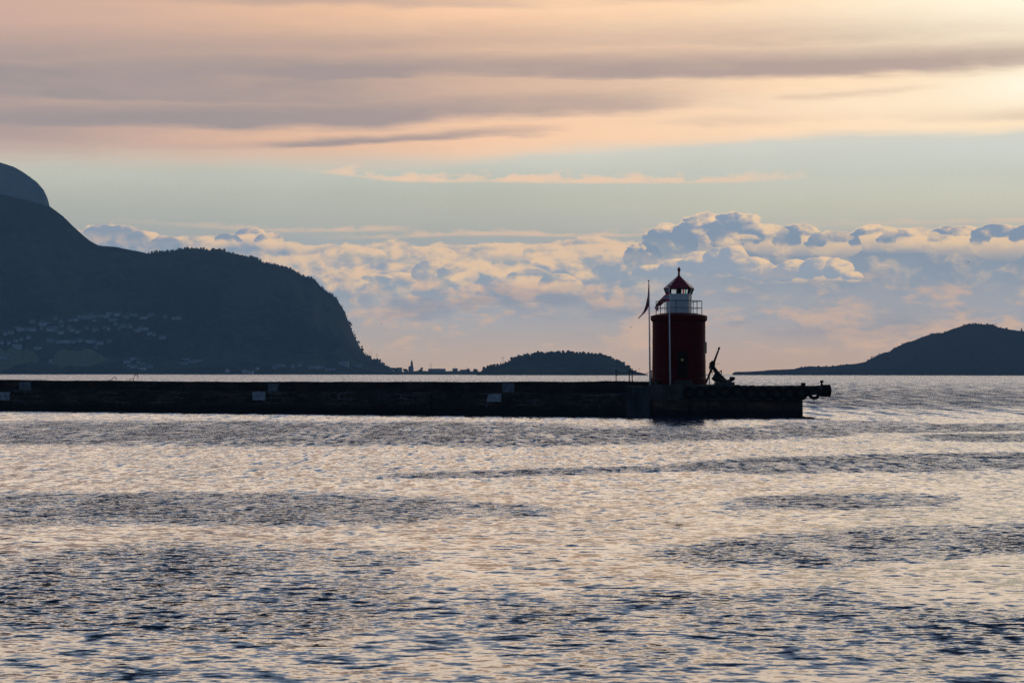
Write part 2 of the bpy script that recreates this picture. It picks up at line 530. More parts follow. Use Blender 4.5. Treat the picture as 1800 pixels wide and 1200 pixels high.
def lathe(bm, prof, seg=48, center=(0, 0), phase=0.0, mat=0, closed=False):
    """surface of revolution about z; prof = [(r, z), ...]"""
    cx, cy = center
    rings = []
    for r, z in prof:
        if r < 1e-5:
            rings.append([bm.verts.new((cx, cy, z))])
        else:
            rings.append([bm.verts.new((cx + r * math.cos(phase + 2 * math.pi * k / seg), cy + r * math.sin(phase + 2 * math.pi * k / seg), z)) for k in range(seg)])
    pairs = list(zip(rings, rings[1:]))
    if closed: pairs.append((rings[-1], rings[0]))
    for A, B in pairs:
        for k in range(seg):
            a, b = A[k % len(A)], A[(k + 1) % len(A)]
            c, d = B[(k + 1) % len(B)], B[k % len(B)]
            vs_ = []
            for v in (a, b, c, d):
                if v not in vs_: vs_.append(v)
            if len(vs_) > 2:
                f = bm.faces.new(vs_); f.material_index = mat


def prism(bm, poly, y0, y1, mat=0):
    """outline in x-z pushed through from y0 to y1"""
    A = [bm.verts.new((px, y0, pz)) for px, pz in poly]
    B = [bm.verts.new((px, y1, pz)) for px, pz in poly]
    n = len(poly)
    fs = [bm.faces.new(A), bm.faces.new(B[::-1])]
    for k in range(n):
        fs.append(bm.faces.new((A[k], B[k], B[(k + 1) % n], A[(k + 1) % n])))
    for f in fs: f.material_index = mat
    return A + B


# ------------------------------------------------------------------ materials
def material(name, base, rough=0.7, var=0.25, vscale=3.0, metallic=0.0, bump=0.0, bscale=20.0, dirt=None, stretch=(1, 1, 1), spec=0.5):
    """noise-mottled surface: base colour with lighter and darker drifts, optional second dirt colour"""
    global NT
    mt = bpy.data.materials.new(name)
    mt.use_nodes = True
    NT = mt.node_tree
    bs = NT.nodes['Principled BSDF']
    tc = NT.nodes.new('ShaderNodeTexCoord')
    mp = NT.nodes.new('ShaderNodeMapping')
    NT.links.new(tc.outputs['Object'], mp.inputs[0])
    mp.inputs['Scale'].default_value = stretch
    v = S(mp.outputs[0])
    n = noise(v, vscale, 5.0, 0.6)
    lo = tuple(c * (1 - var) for c in base[:3]) + (1,)
    hi = tuple(min(1, c * (1 + var)) for c in base[:3]) + (1,)
    c = mix(ss(n, 0.3, 0.7), lo, hi)
    if dirt:
        c = mix(ss(noise(v, vscale * 0.45, 6.0, 0.65), 0.5, 0.68), c, dirt)
    put(bs.inputs['Base Color'], c)
    bs.inputs['Roughness'].default_value = rough
    bs.inputs['Metallic'].default_value = metallic
    bs.inputs['Specular IOR Level'].default_value = spec
    if bump:
        b = NT.nodes.new('ShaderNodeBump')
        b.inputs['Strength'].default_value = bump
        b.inputs['Distance'].default_value = 0.03
        put(b.inputs['Height'], noise(v, bscale, 4.0, 0.6))
        NT.links.new(b.outputs[0], bs.inputs['Normal'])
    return mt


def masonry(name, base, mortar, bw, bh, var=0.5, stain=(0.01, 0.011, 0.012, 1)):
    """coursed rubble blocks on a wall running along local x"""
    global NT
    mt = bpy.data.materials.new(name)
    mt.use_nodes = True
    NT = mt.node_tree
    bs = NT.nodes['Principled BSDF']
    tc = NT.nodes.new('ShaderNodeTexCoord')
    x, y, z = sep(S(tc.outputs['Object']))
    wob = noise(xyz(x, y, z), 1.3, 2.0, 0.5)
    bt = NT.nodes.new('ShaderNodeTexBrick')
    put(bt.inputs['Vector'], xyz(x + (wob - 0.5) * 1.1, z + (wob - 0.5) * 0.5, 0.0))
    bt.inputs['Color1'].default_value = (0.15, 0.15, 0.15, 1)
    bt.inputs['Color2'].default_value = (1, 1, 1, 1)
    bt.inputs['Mortar'].default_value = (0.5, 0.5, 0.5, 1)
    bt.inputs['Scale'].default_value = 1.0
    bt.inputs['Mortar Size'].default_value = 0.03
    bt.inputs['Mortar Smooth'].default_value = 0.4
    bt.inputs['Brick Width'].default_value = bw
    bt.inputs['Row Height'].default_value = bh
    tone = S(bt.outputs['Color']); mo = S(bt.outputs['Fac'])
    n = noise(xyz(x, y, z), 3.0, 6.0, 0.65)
    lo = tuple(c * (1 - var) for c in base[:3]) + (1,)
    hi = tuple(c * (1 + var) for c in base[:3]) + (1,)
    c = mix(tone, lo, hi)
    k = ln(n, 0.3, 0.7, 0.5, 1.5)
    c = mix(1.0, c, xyz(k, k, k), 'MULTIPLY')
    pat = noise(xyz(x * 0.5, y, z * 1.4), 1.0, 4.0, 0.6)
    c = mix(ss(pat, 0.50, 0.66), c, (base[0] * 2.6, base[1] * 2.0, base[2] * 1.6, 1))
    big = noise(xyz(x * 0.35, y, z * 0.8), 0.8, 4.0, 0.6)
    c = mix(mo * ss(big, 0.46, 0.66), c, mortar)
    # weed and wet stain up to the tide mark
    c = mix(ss(z + (n - 0.5) * 0.7, 1.1, 0.35), c, stain)
    put(bs.inputs['Base Color'], c)
    bs.inputs['Roughness'].default_value = 0.8
    bs.inputs['Specular IOR Level'].default_value = 0.15
    b = NT.nodes.new('ShaderNodeBump')
    b.inputs['Strength'].default_value = 0.9
    b.inputs['Distance'].default_value = 0.08
    put(b.inputs['Height'], n * 0.6 - mo * 0.6 + tone * 0.2)
    NT.links.new(b.outputs[0], bs.inputs['Normal'])
    return mt


M = {}
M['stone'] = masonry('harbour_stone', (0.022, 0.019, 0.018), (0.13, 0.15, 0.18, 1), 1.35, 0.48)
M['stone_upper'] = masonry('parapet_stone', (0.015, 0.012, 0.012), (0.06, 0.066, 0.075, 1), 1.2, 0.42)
M['rubble'] = masonry('pale_rubble', (0.020, 0.021, 0.024), (0.17, 0.19, 0.23, 1), 0.9, 0.36, 0.5)
M['block'] = masonry('quay_block', (0.042, 0.030, 0.025), (0.012, 0.011, 0.011, 1), 1.0, 0.45, 0.45)
M['concrete'] = material('weathered_concrete', (0.044, 0.044, 0.046), 0.85, 0.35, 1.6, bump=0.4, bscale=12, dirt=(0.018, 0.016, 0.016, 1), stretch=(1, 1, .35), spec=0.1)
M['concrete_pale'] = material('pale_concrete', (0.032, 0.036, 0.044), 0.85, 0.35, 1.2, bump=0.4, bscale=10, dirt=(0.016, 0.017, 0.020, 1), stretch=(2.2, 1, .3), spec=0.1)
M['markdim'] = material('worn_mark_paint', (0.11, 0.12, 0.15), 0.7, 0.3, 2.2, bump=0.2, dirt=(0.035, 0.04, 0.05, 1), spec=0.1)
M['markpaint'] = material('white_mark_paint', (0.22, 0.24, 0.28), 0.7, 0.25, 2.2, bump=0.2, dirt=(0.07, 0.075, 0.09, 1), spec=0.1)
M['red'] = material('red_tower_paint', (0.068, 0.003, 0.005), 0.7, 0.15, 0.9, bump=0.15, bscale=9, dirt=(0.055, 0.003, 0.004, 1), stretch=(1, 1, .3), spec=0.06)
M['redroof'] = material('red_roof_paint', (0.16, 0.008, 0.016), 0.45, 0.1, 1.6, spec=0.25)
M['white'] = material('white_paint', (0.43, 0.45, 0.48), 0.6, 0.08, 1.2, dirt=(0.31, 0.32, 0.34, 1), stretch=(1, 1, .3))
M['pole'] = material('white_pole_paint', (0.52, 0.53, 0.56), 0.45, 0.05, 2)
M['iron'] = material('black_iron', (0.012, 0.010, 0.010), 0.7, 0.4, 5, bump=0.3, bscale=30, spec=0.2)
M['rail'] = material('rail_metal', (0.035, 0.037, 0.042), 0.45, 0.2, 6, spec=0.3)
M['rubber'] = material('black_rubber', (0.007, 0.007, 0.0075), 0.8, 0.35, 5, bump=0.4, bscale=25, spec=0.15)
M['door'] = material('dark_door', (0.010, 0.008, 0.006), 0.7, 0.2, 3, spec=0.05)
M['yellow'] = material('yellow_plate', (0.55, 0.30, 0.06), 0.5, 0.08, 8)
M['black'] = material('black_letter', (0.02, 0.02, 0.02), 0.6, 0.1, 8)
M['flagred'] = material('flag_red', (0.42, 0.025, 0.035), 0.8, 0.12, 5)
M['flagwhite'] = material('flag_white', (0.62, 0.62, 0.64), 0.8, 0.06, 5)
M['flagblue'] = material('flag_blue', (0.03, 0.05, 0.18), 0.8, 0.1, 5)
M['lens'] = material('dark_lens', (0.02, 0.025, 0.022), 0.15, 0.1, 5)
M['gull'] = material('gull_feather', (0.16, 0.16, 0.17), 0.8, 0.2, 8)
M['grass'] = material('dry_grass', (0.05, 0.055, 0.02), 0.8, 0.4, 9)
M['hwhite'] = material('house_white', (0.36, 0.38, 0.42), 0.7, 0.12, 0.2)
M['hgrey'] = material('house_grey', (0.22, 0.24, 0.28), 0.7, 0.2, 0.2)
M['hroof'] = material('house_roof', (0.07, 0.07, 0.08), 0.7, 0.25, 0.3)
M['hglass'] = material('house_window', (0.03, 0.035, 0.04), 0.2, 0.1, 1)
M['leaf'] = material('tree_leaf', (0.020, 0.030, 0.014), 0.8, 0.45, 0.25)
M['bark'] = material('tree_bark', (0.05, 0.04, 0.03), 0.9, 0.3, 1.5)
M['timber'] = material('pole_timber', (0.06, 0.055, 0.05), 0.8, 0.3, 1.5)


def glass_mat(name, tint):
    global NT
    mt = bpy.data.materials.new(name)
    mt.use_nodes = True
    NT = mt.node_tree
    NT.nodes.clear()
    tr = NT.nodes.new('ShaderNodeBsdfTransparent'); tr.inputs[0].default_value = tint
    gl = NT.nodes.new('ShaderNodeBsdfGlossy'); gl.inputs['Roughness'].default_value = 0.03
    fr = NT.nodes.new('ShaderNodeFresnel'); fr.inputs[0].default_value = 1.45
    mx = NT.nodes.new('ShaderNodeMixShader')
    NT.links.new(fr.outputs[0], mx.inputs[0]); NT.links.new(tr.outputs[0], mx.inputs[1]); NT.links.new(gl.outputs[0], mx.inputs[2])
    o = NT.nodes.new('ShaderNodeOutputMaterial')
    NT.links.new(mx.outputs[0], o.inputs[0])
    return mt


M['glass'] = glass_mat('lantern_glass', (0.93, 0.95, 0.93, 1))
M['glassred'] = glass_mat('red_sector_glass', (0.85, 0.06, 0.05, 1))
M['glassgreen'] = glass_mat('green_sector_glass', (0.10, 0.55, 0.30, 1))


def hill_mat(name, a, b, field=None):
    global NT
    mt = bpy.data.materials.new(name)
    mt.use_nodes = True
    NT = mt.node_tree
    bs = NT.nodes['Principled BSDF']
    g = NT.nodes.new('ShaderNodeNewGeometry')
    pos = S(g.outputs['Position'])
    n1 = noise(pos, 0.004, 8.0, 0.62)
    n2 = noise(pos, 0.03, 5.0, 0.6)
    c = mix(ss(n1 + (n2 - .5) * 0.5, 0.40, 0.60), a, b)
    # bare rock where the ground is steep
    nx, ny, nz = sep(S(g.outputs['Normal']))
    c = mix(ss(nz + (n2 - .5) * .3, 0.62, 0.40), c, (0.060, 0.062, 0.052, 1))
    if field:
        x, y, z = sep(pos)
        fm = None
        for (cx, cy, ax, ay) in field:
            dx, dy = (x - cx) / ax, (y - cy) / ay
            d = 1.0 - ss(dx * dx + dy * dy + (n2 - .5) * 0.9, 0.7, 1.1)
            fm = d if fm is None else m('MAXIMUM', fm, d)
        c = mix(fm, c, (0.15, 0.16, 0.07, 1))
    put(bs.inputs['Base Color'], c)
    bs.inputs['Roughness'].default_value = 0.9
    bs.inputs['Specular IOR Level'].default_value = 0.0
    b = NT.nodes.new('ShaderNodeBump')
    b.inputs['Strength'].default_value = 0.7
    b.inputs['Distance'].default_value = 14.0
    put(b.inputs['Height'], n2)
    NT.links.new(b.outputs[0], bs.inputs['Normal'])
    return mt


# ------------------------------------------------------------------ hills
rng = np.random.default_rng(7)


def fbm2(X, Y, seed, octs=5, gain=0.5):
    """value-noise fbm on arrays"""
    r = np.random.default_rng(seed)
    T = r.random((256, 256))
    out = np.zeros_like(X, dtype=float); a = 1.0; tot = 0
    for o in range(octs):
        x = X * 2 ** o + 17.3 * o; y = Y * 2 ** o + 5.1 * o
        xi = np.floor(x).astype(int); yi = np.floor(y).astype(int)
        fx = x - xi; fy = y - yi
        fx = fx * fx * (3 - 2 * fx); fy = fy * fy * (3 - 2 * fy)
        g = lambda i, j: T[i % 256, j % 256]
        v = (g(xi, yi) * (1 - fx) + g(xi + 1, yi) * fx) * (1 - fy) + (g(xi, yi + 1) * (1 - fx) + g(xi + 1, yi + 1) * fx) * fy
        out += a * v; tot += a; a *= gain
    return out / tot - 0.5


class Hill:
    def __init__(self, name, label, outline, d_shore, d_ridge, d_back, mat, step=3.0, pw=1.0, apron=0.0, seed=1, rough=0.10, jag=0.6):
        xs = np.arange(outline[0][0], outline[-1][0] + 0.1, step)
        oy = np.interp(xs, [p[0] for p in outline], [p[1] for p in outline])
        oy = oy - fbm2(xs / 9.0, xs * 0, seed + 9, 4, 0.6) * 2 * jag * np.clip((656 - oy) / 14, 0, 1)
        self.xs = xs
        nf, nb = 70, 16
        H = np.empty(len(xs)); tx = np.empty(len(xs))
        for i, (px, py) in enumerate(zip(xs, oy)):
            d = ray(px, py)
            H[i] = max(0.0, CAM_H + d.z / d.y * d_ridge)
            tx[i] = d.x / d.y
        self.tx, self.H = tx, H
        tf = np.linspace(0, 1, nf); tb = np.linspace(0, 1, nb)[1:]
        Yf = d_shore + (d_ridge - d_shore) * tf
        Yb = d_ridge + (d_back - d_ridge) * tb
        # gentle apron by the shore, then steeper to the ridge
        pf = (1 - apron) * tf ** pw + apron * (np.clip((tf - 0.35) / 0.65, 0, 1) ** 0.8 * 0.86 + np.clip(tf / 0.35, 0, 1) * 0.14)
        pf = pf / pf[-1]
        Z = np.empty((nf + nb - 1, len(xs)))
        nz = fbm2((xs[None, :] / 30.0) + 0 * tf[:, None], tf[:, None] * 5 + 0 * xs[None, :], seed, 5, 0.55)
        Z[:nf] = H[None, :] * np.clip(pf[:, None] + nz * rough * 2 * (np.sin(tf * math.pi) ** 0.7)[:, None], 0, None)
        Z[nf:] = H[None, :] * (1 - tb[:, None] ** 1.3)
        Yv = np.concatenate([Yf, Yb])
        # keep every slope point under the ridge as seen from the harbour
        lim = CAM_H + (H[None, :] - CAM_H) * (Yv[:, None] / d_ridge)
        Z[:nf] = np.minimum(Z[:nf], lim[:nf] * 0.999)
        Z[0] = -2.0; Z[-1] = -2.0
        P = np.empty((len(Yv), len(xs), 3))
        P[..., 0] = tx[None, :] * Yv[:, None]
        P[..., 1] = Yv[:, None]
        P[..., 2] = np.maximum(Z, -2.0)
        P[:, 0, 2] = -2; P[:, -1, 2] = -2
        self.P, self.Yf, self.nf = P, Yf, nf
        self.d_ridge = d_ridge
        self.o = tag(grid_mesh(name, P, mat), label, kind='structure')

    def height(self, px, j):
        return np.interp(px, self.xs, self.P[j, :, 2])

    def spot(self, px, py):
        """where on the near slope the sight line meets the ground"""
        d = ray(px, py)
        for j in range(1, self.nf):
            z = CAM_H + d.z / d.y * self.Yf[j]
            if self.height(px, j) >= z:
                z0 = CAM_H + d.z / d.y * self.Yf[j - 1]
                a0 = z0 - self.height(px, j - 1); a1 = z - self.height(px, j)
                k = a0 / (a0 - a1 + 1e-9)
                Y = self.Yf[j - 1] + (self.Yf[j] - self.Yf[j - 1]) * min(1, max(0, k))
                h = self.height(px, j - 1) * (1 - k) + self.height(px, j) * k
                return Vector((d.x / d.y * Y, Y, h))
        return Vector((d.x / d.y * self.d_ridge, self.d_ridge, self.height(px, self.nf - 1)))

    def ridge(self, px):
        return Vector((np.interp(px, self.xs, self.tx) * self.d_ridge, self.d_ridge, self.height(px, self.nf - 1)))


MOUNT_D = (4450.0, 5300.0, 6300.0)
f1 = at(20, 623, 4700); f2 = at(140, 625, 4700)
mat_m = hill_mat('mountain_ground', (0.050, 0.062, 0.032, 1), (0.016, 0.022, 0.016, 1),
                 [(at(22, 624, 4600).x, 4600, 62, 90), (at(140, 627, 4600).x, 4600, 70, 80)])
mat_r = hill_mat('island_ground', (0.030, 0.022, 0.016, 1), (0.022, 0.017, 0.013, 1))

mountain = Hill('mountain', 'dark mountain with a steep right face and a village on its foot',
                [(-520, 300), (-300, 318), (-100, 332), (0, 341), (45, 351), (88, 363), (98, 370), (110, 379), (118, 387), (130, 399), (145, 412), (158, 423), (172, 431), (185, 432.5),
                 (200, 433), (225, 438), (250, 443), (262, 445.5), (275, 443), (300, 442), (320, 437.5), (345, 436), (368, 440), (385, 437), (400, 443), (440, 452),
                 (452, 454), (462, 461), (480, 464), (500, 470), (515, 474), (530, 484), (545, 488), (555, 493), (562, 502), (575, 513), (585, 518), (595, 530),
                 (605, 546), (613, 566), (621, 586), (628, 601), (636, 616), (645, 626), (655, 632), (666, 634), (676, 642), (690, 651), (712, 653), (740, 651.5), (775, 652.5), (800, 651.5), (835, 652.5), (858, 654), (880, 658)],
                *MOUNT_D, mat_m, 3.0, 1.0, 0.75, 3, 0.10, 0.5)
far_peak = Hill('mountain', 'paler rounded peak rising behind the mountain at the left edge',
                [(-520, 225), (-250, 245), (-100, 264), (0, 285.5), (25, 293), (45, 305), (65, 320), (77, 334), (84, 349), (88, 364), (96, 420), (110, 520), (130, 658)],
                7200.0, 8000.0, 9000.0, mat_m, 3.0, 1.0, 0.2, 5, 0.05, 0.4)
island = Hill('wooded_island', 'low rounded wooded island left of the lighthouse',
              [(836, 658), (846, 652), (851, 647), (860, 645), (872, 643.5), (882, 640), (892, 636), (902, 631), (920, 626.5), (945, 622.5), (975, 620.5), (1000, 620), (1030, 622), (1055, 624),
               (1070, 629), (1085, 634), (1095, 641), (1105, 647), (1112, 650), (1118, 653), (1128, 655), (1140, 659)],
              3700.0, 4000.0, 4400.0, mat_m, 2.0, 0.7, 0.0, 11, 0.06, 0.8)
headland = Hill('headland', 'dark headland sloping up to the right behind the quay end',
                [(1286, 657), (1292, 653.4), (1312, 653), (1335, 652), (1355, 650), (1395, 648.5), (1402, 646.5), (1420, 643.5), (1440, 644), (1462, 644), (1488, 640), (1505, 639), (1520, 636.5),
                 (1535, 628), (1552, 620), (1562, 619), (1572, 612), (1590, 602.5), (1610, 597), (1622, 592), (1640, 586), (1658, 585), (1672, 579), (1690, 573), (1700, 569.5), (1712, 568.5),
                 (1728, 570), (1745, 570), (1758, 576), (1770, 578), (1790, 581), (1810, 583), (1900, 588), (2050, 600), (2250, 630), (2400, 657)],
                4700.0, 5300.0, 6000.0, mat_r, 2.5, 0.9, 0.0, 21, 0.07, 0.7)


# trees that roughen the skylines: one mass per hill
def conifer(bm, p, h, r):
    k = 6
    t = bm.verts.new(p + Vector((0, 0, h)))
    for a, b in ((0.05, 1.0), (0.38, 0.66)):
        base = [bm.verts.new(p + Vector((r * b * math.cos(q), r * b * math.sin(q), h * a + random.uniform(-.05, .05) * h))) for q in [2 * math.pi * i / k + random.random() * .5 for i in range(k)]]
        for i in range(k): bm.faces.new((base[i], base[(i + 1) % k], t))


def bush(bm, p, h, r):
    g = bmesh.ops.create_icosphere(bm, subdivisions=2, radius=1.0)
    o = Vector((random.random() * 9, random.random() * 9, random.random() * 9))
    for v in g['verts']:
        d = 1 + 0.55 * mnoise.noise(v.co * 1.7 + o)
        v.co = Vector((v.co.x * r * d, v.co.y * r * d, (v.co.z * 0.5 + 0.5) * h * d)) + p


def woodland(hill, spans, label, hmin, hmax):
    bm = bmesh.new()
    for x0, x1, n, kind in spans:
        for _ in range(n):
            px = random.uniform(x0, x1)
            p = hill.ridge(px) + Vector((random.uniform(-4, 4), random.uniform(-25, 25), -2.0))
            h = random.uniform(hmin, hmax) * random.choice((.35, .5, .5, .7, 1.0, 1.25))
            if kind == 'c' and random.random() < .6: conifer(bm, p, h + 2, h * .24)
            else: bush(bm, p, h * .75 + 2, h * .55)
    tag(obj('woodland', bm, M['leaf']), label, 'woodland', kind='stuff')


random.seed(5)
woodland(mountain, [(262, 470, 260, 'c'), (470, 610, 200, 'c'), (610, 690, 150, 'b')], 'ragged line of trees along the mountain ridge', 2.5, 5.5)
woodland(island, [(848, 1118, 330, 'b')], 'bushy trees covering the top of the low island', 2.5, 5.5)
woodland(headland, [(1400, 1850, 160, 'b')], 'scrub along the crest of the right headland', 1.5, 3.2)


# ------------------------------------------------------------------ village on the mountain foot
def house_mesh(name, w, d, h, roof, wall):
    bm = bmesh.new()
    box(bm, (-w / 2, -d / 2, -2.5), (w / 2, d / 2, h), 0)
    ov = 0.4
    if roof == 'gable':          # ridge along x
        A = [(-d / 2 - ov, h - .15), (0, h + d * .42), (d / 2 + ov, h - .15), (d / 2 + ov, h + .25), (0, h + d * .42 + .4), (-d / 2 - ov, h + .25)]
        for s in (-1, 1):
            v = [bm.verts.new((s * (w / 2 - .03), y, z)) for y, z in ((-d / 2, h), (d / 2, h), (0, h + d * .42))]
            bm.faces.new(v)
        a = [bm.verts.new((-w / 2 - ov, y, z)) for y, z in A]; b = [bm.verts.new((w / 2 + ov, y, z)) for y, z in A]
        for k in range(6):
            f = bm.faces.new((a[k], a[(k + 1) % 6], b[(k + 1) % 6], b[k])); f.material_index = 1
        for q in (a, b):
            for tri in ((0, 1, 4, 5), (1, 2, 3, 4)):
                f = bm.faces.new([q[i] for i in tri]); f.material_index = 1
    else:
        box(bm, (-w / 2 - .3, -d / 2 - .3, h + .01), (w / 2 + .3, d / 2 + .3, h + .5), 1)
    for r_ in range(max(1, int(h // 2.8))):
        nwin = max(2, int(w // 3.2))
        for i in range(nwin):
            x = -w / 2 + w * (i + .5) / nwin
            z = 1.0 + r_ * 2.8
            box(bm, (x - .6, -d / 2 - .06, z), (x + .6, -d / 2 - .005, z + 1.2), 2)
    me = bpy.data.meshes.new(name)
    bmesh.ops.recalc_face_normals(bm, faces=bm.faces)
    bm.to_mesh(me); bm.free()
    for k in (wall, M['hroof'], M['hglass']): me.materials.append(k)
    return me


HM = {}
for wn in ('white', 'grey'):
    wm = M['hwhite'] if wn == 'white' else M['hgrey']
    HM[wn, 'small'] = house_mesh('house', 9, 8, 4.6, 'gable', wm)
    HM[wn, 'wide'] = house_mesh('house', 15, 9, 4.8, 'gable', wm)
    HM[wn, 'row'] = house_mesh('house', 24, 9, 5.4, 'flat', wm)
    HM[wn, 'block'] = house_mesh('house', 22, 11, 10.5, 'flat', wm)


def house(px, py, kind, wall, label, group, hill=None, rz=None):
    me = HM[wall, kind]
    o = bpy.data.objects.new('house', me)
    COL.objects.link(o)
    p = (hill or mountain).spot(px, py)
    o.location = p
    o.rotation_euler = (0, 0, random.uniform(-.5, .5) if rz is None else rz)
    return tag(o, label, 'house', group)


random.seed(12)
def row(x0, y0, x1, y1, n, kinds, walls, label, group):
    for i in range(n):
        t = (i + random.uniform(-.3, .3)) / max(1, n - 1)
        w = random.choice(walls)
        house(x0 + (x1 - x0) * t + random.uniform(-3, 3), y0 + (y1 - y0) * t + random.choice((-4.5, -2.5, -1, 0, 1, 2, 4)) + random.uniform(-1, 1), random.choice(kinds), w,
              label.replace('WALL', w), group + ', ' + w + ' ones')


row(60, 570, 205, 556, 13, ['small', 'wide', 'row'], ['white', 'grey'], 'small WALL house in the uppermost curving street of the mountainside village', 'houses in the upper village street')
row(150, 562, 305, 558, 10, ['small', 'wide', 'row'], ['white', 'grey'], 'WALL house at the far right top of the mountainside village', 'houses at the right top of the village')
row(5, 585, 120, 576, 11, ['small', 'wide', 'row'], ['white', 'grey'], 'WALL house in the second street on the left side of the village', 'houses in the second street, left')
row(85, 586, 205, 575, 10, ['small', 'wide'], ['grey', 'white'], 'WALL house in the second street in the middle of the village', 'houses in the second street, middle')
row(205, 572, 282, 590, 9, ['small', 'wide', 'row'], ['white', 'grey'], 'WALL house on the right edge of the village below the top street', 'houses on the right edge of the village')
row(2, 602, 50, 598, 5, ['wide', 'small'], ['grey', 'white'], 'WALL house above the left pasture on the mountain foot', 'houses above the left pasture')
row(88, 601, 192, 603, 9, ['small', 'wide', 'row'], ['white', 'grey'], 'WALL house in the lowest street just above the pastures', 'houses in the lowest street')
house(30, 613, 'block', 'white', 'white three storey apartment block above the left pasture', None, rz=0.05)
house(68, 613, 'row', 'white', 'long white flat roofed building right of the apartment block above the pasture', None, rz=0.05)
house(168, 612, 'small', 'grey', 'lone grey house at the upper right corner of the right pasture', None)
row(2, 632, 18, 631, 2, ['wide', 'row'], ['grey'], 'WALL farm building below the left pasture at the left edge', 'farm buildings at the left edge')
house(90, 636, 'small', 'white', 'white gabled farmhouse between the two pastures', None, rz=1.2)
row(226, 633, 260, 640, 6, ['small', 'wide'], ['white', 'grey'], 'WALL house in the middle shore hamlet near the foot of the slope', 'houses in the middle shore hamlet')
row(226, 647, 254, 646, 4, ['small', 'wide'], ['white'], 'bright WALL waterside house in the middle shore hamlet', 'waterside houses in the middle hamlet')
row(322, 635, 346, 640, 4, ['wide', 'row'], ['grey'], 'WALL building in the hamlet right of the middle shore hamlet', 'buildings in the right hamlet')
house(400, 653.5, 'small', 'white', 'lone white gabled boathouse at the waterline under the cliff', None, rz=1.5)
row(430, 653, 450, 653, 3, ['small', 'wide'], ['white'], 'WALL gabled waterside warehouse right of the lone boathouse', 'waterside warehouses under the cliff')
row(478, 645, 525, 643, 4, ['small', 'row'], ['grey'], 'WALL roadside building under the steep mountain face', 'roadside buildings under the mountain')
row(550, 645, 580, 650, 3, ['row', 'wide'], ['grey'], 'low WALL shed on the shore beneath the steep cliff', 'low sheds on the shore')
house(604, 643, 'block', 'grey', 'big grey block at the foot of the steep cliff, left one of two', None, rz=0.0)
house(626, 644, 'row', 'grey', 'long grey building at the foot of the steep cliff, right one of two', None, rz=0.0)

# ------------------------------------------------------------------ low spit: church, sheds, power lines, trees
SP = 4700.0


def spit(px, py):
    p = mountain.spot(px, py)
    return p


def box_building(px, py, w, d, h, label, wall='hgrey', cat='building', rz=0.0, roof=True):
    t = thing('shore_building', label, cat, spit(px, py), rotz=rz)
    bm = bmesh.new(); box(bm, (-w / 2, -d / 2, -5), (w / 2, d / 2, h)); obj('wall', bm, M[wall], t)
    bm = bmesh.new()
    if roof == 'gable':
        prism(bm, [(-w / 2 - .5, h + .005), (w / 2 + .5, h + .005), (w * .32, h + 2.6), (-w * .32, h + 2.6)], -d / 2 - .4, d / 2 + .4)
    else:
        box(bm, (-w / 2 - .4, -d / 2 - .4, h + .005), (w / 2 + .4, d / 2 + .4, h + .6))
    obj('roof', bm, M['hroof'], t)
    n = max(2, int(w // 6))
    for i in range(n):
        x = -w / 2 + w * (i + .5) / n
        bm = bmesh.new(); box(bm, (x - .9, -d / 2 - .08, h * .45), (x + .9, -d / 2 - .01, h * .45 + 1.5)); obj('window', bm, M['hglass'], t)
    return t


box_building(687, 651, 12, 9, 5, 'small grey house at the left start of the low spit', roof='gable')
box_building(702, 651, 14, 10, 9, 'square grey house between trees left of the church on the spit', roof='flat')
box_building(768, 651.5, 46, 14, 6.2, 'long low grey shed right of the church on the spit', roof='flat')
box_building(800, 651.5, 14, 10, 6.0, 'small flat roofed house in the middle of the spit, right of the long shed', roof='flat')
box_building(814, 652, 16, 9, 3.6, 'lowest grey shed on the spit beside the round trees', roof='flat')

t = thing('church', 'pale church with a tall square tower and pointed top on the low spit', 'church', spit(724, 651.5))
bm = bmesh.new(); box(bm, (-9, -5, -5), (4.5, 5, 8)); obj('nave_wall', bm, M['hgrey'], t)
bm = bmesh.new(); prism(bm, [(-9.4, 8.005), (4.9, 8.005), (3.5, 13), (-8, 13)], -5.4, 5.4); obj('roof', bm, M['hroof'], t)
bm = bmesh.new(); box(bm, (-3.6, -9, -5), (3.6, -5.01, 16)); box(bm, (-2.8, -8.4, 16.01), (2.8, -5.2, 22.0)); obj('tower_wall', bm, M['hgrey'], t)
bm = bmesh.new()
lathe(bm, [(0, 22.01), (3.4, 22.01), (2.0, 25.0), (0.5, 30.5), (0, 31.5)], 8, (0, -6.8)); obj('spire', bm, M['hroof'], t)
for zz in (6, 12, 18):
    bm = bmesh.new(); box(bm, (-.7, -9.06 if zz < 16 else -8.46, zz), (.7, -9.005 if zz < 16 else -8.405, zz + 2.2)); obj('window', bm, M['hglass'], t)


def h_frame(px, ytop, ybot, gap, Y, label, arm=True):
    b = at(px, ybot, Y); top = at(px, ytop, Y)
    h = top.z - b.z + 2
    t = thing('power_pole', label, 'power pole', (b.x, b.y, b.z - 2), 'power poles on the skyline')
    xs_ = (-gap / 2, gap / 2) if gap else (0,)
    for x in xs_:
        bm = bmesh.new(); tube(bm, [(x, 0, 0), (x, 0, h)], [.34, .24], 6); obj('pole', bm, M['timber'], t)
    if arm and gap:
        bm = bmesh.new(); box(bm, (-gap / 2 - 1.4, -.15, h * .86), (gap / 2 + 1.4, .15, h * .86 + .3)); obj('crossarm', bm, M['timber'], t)


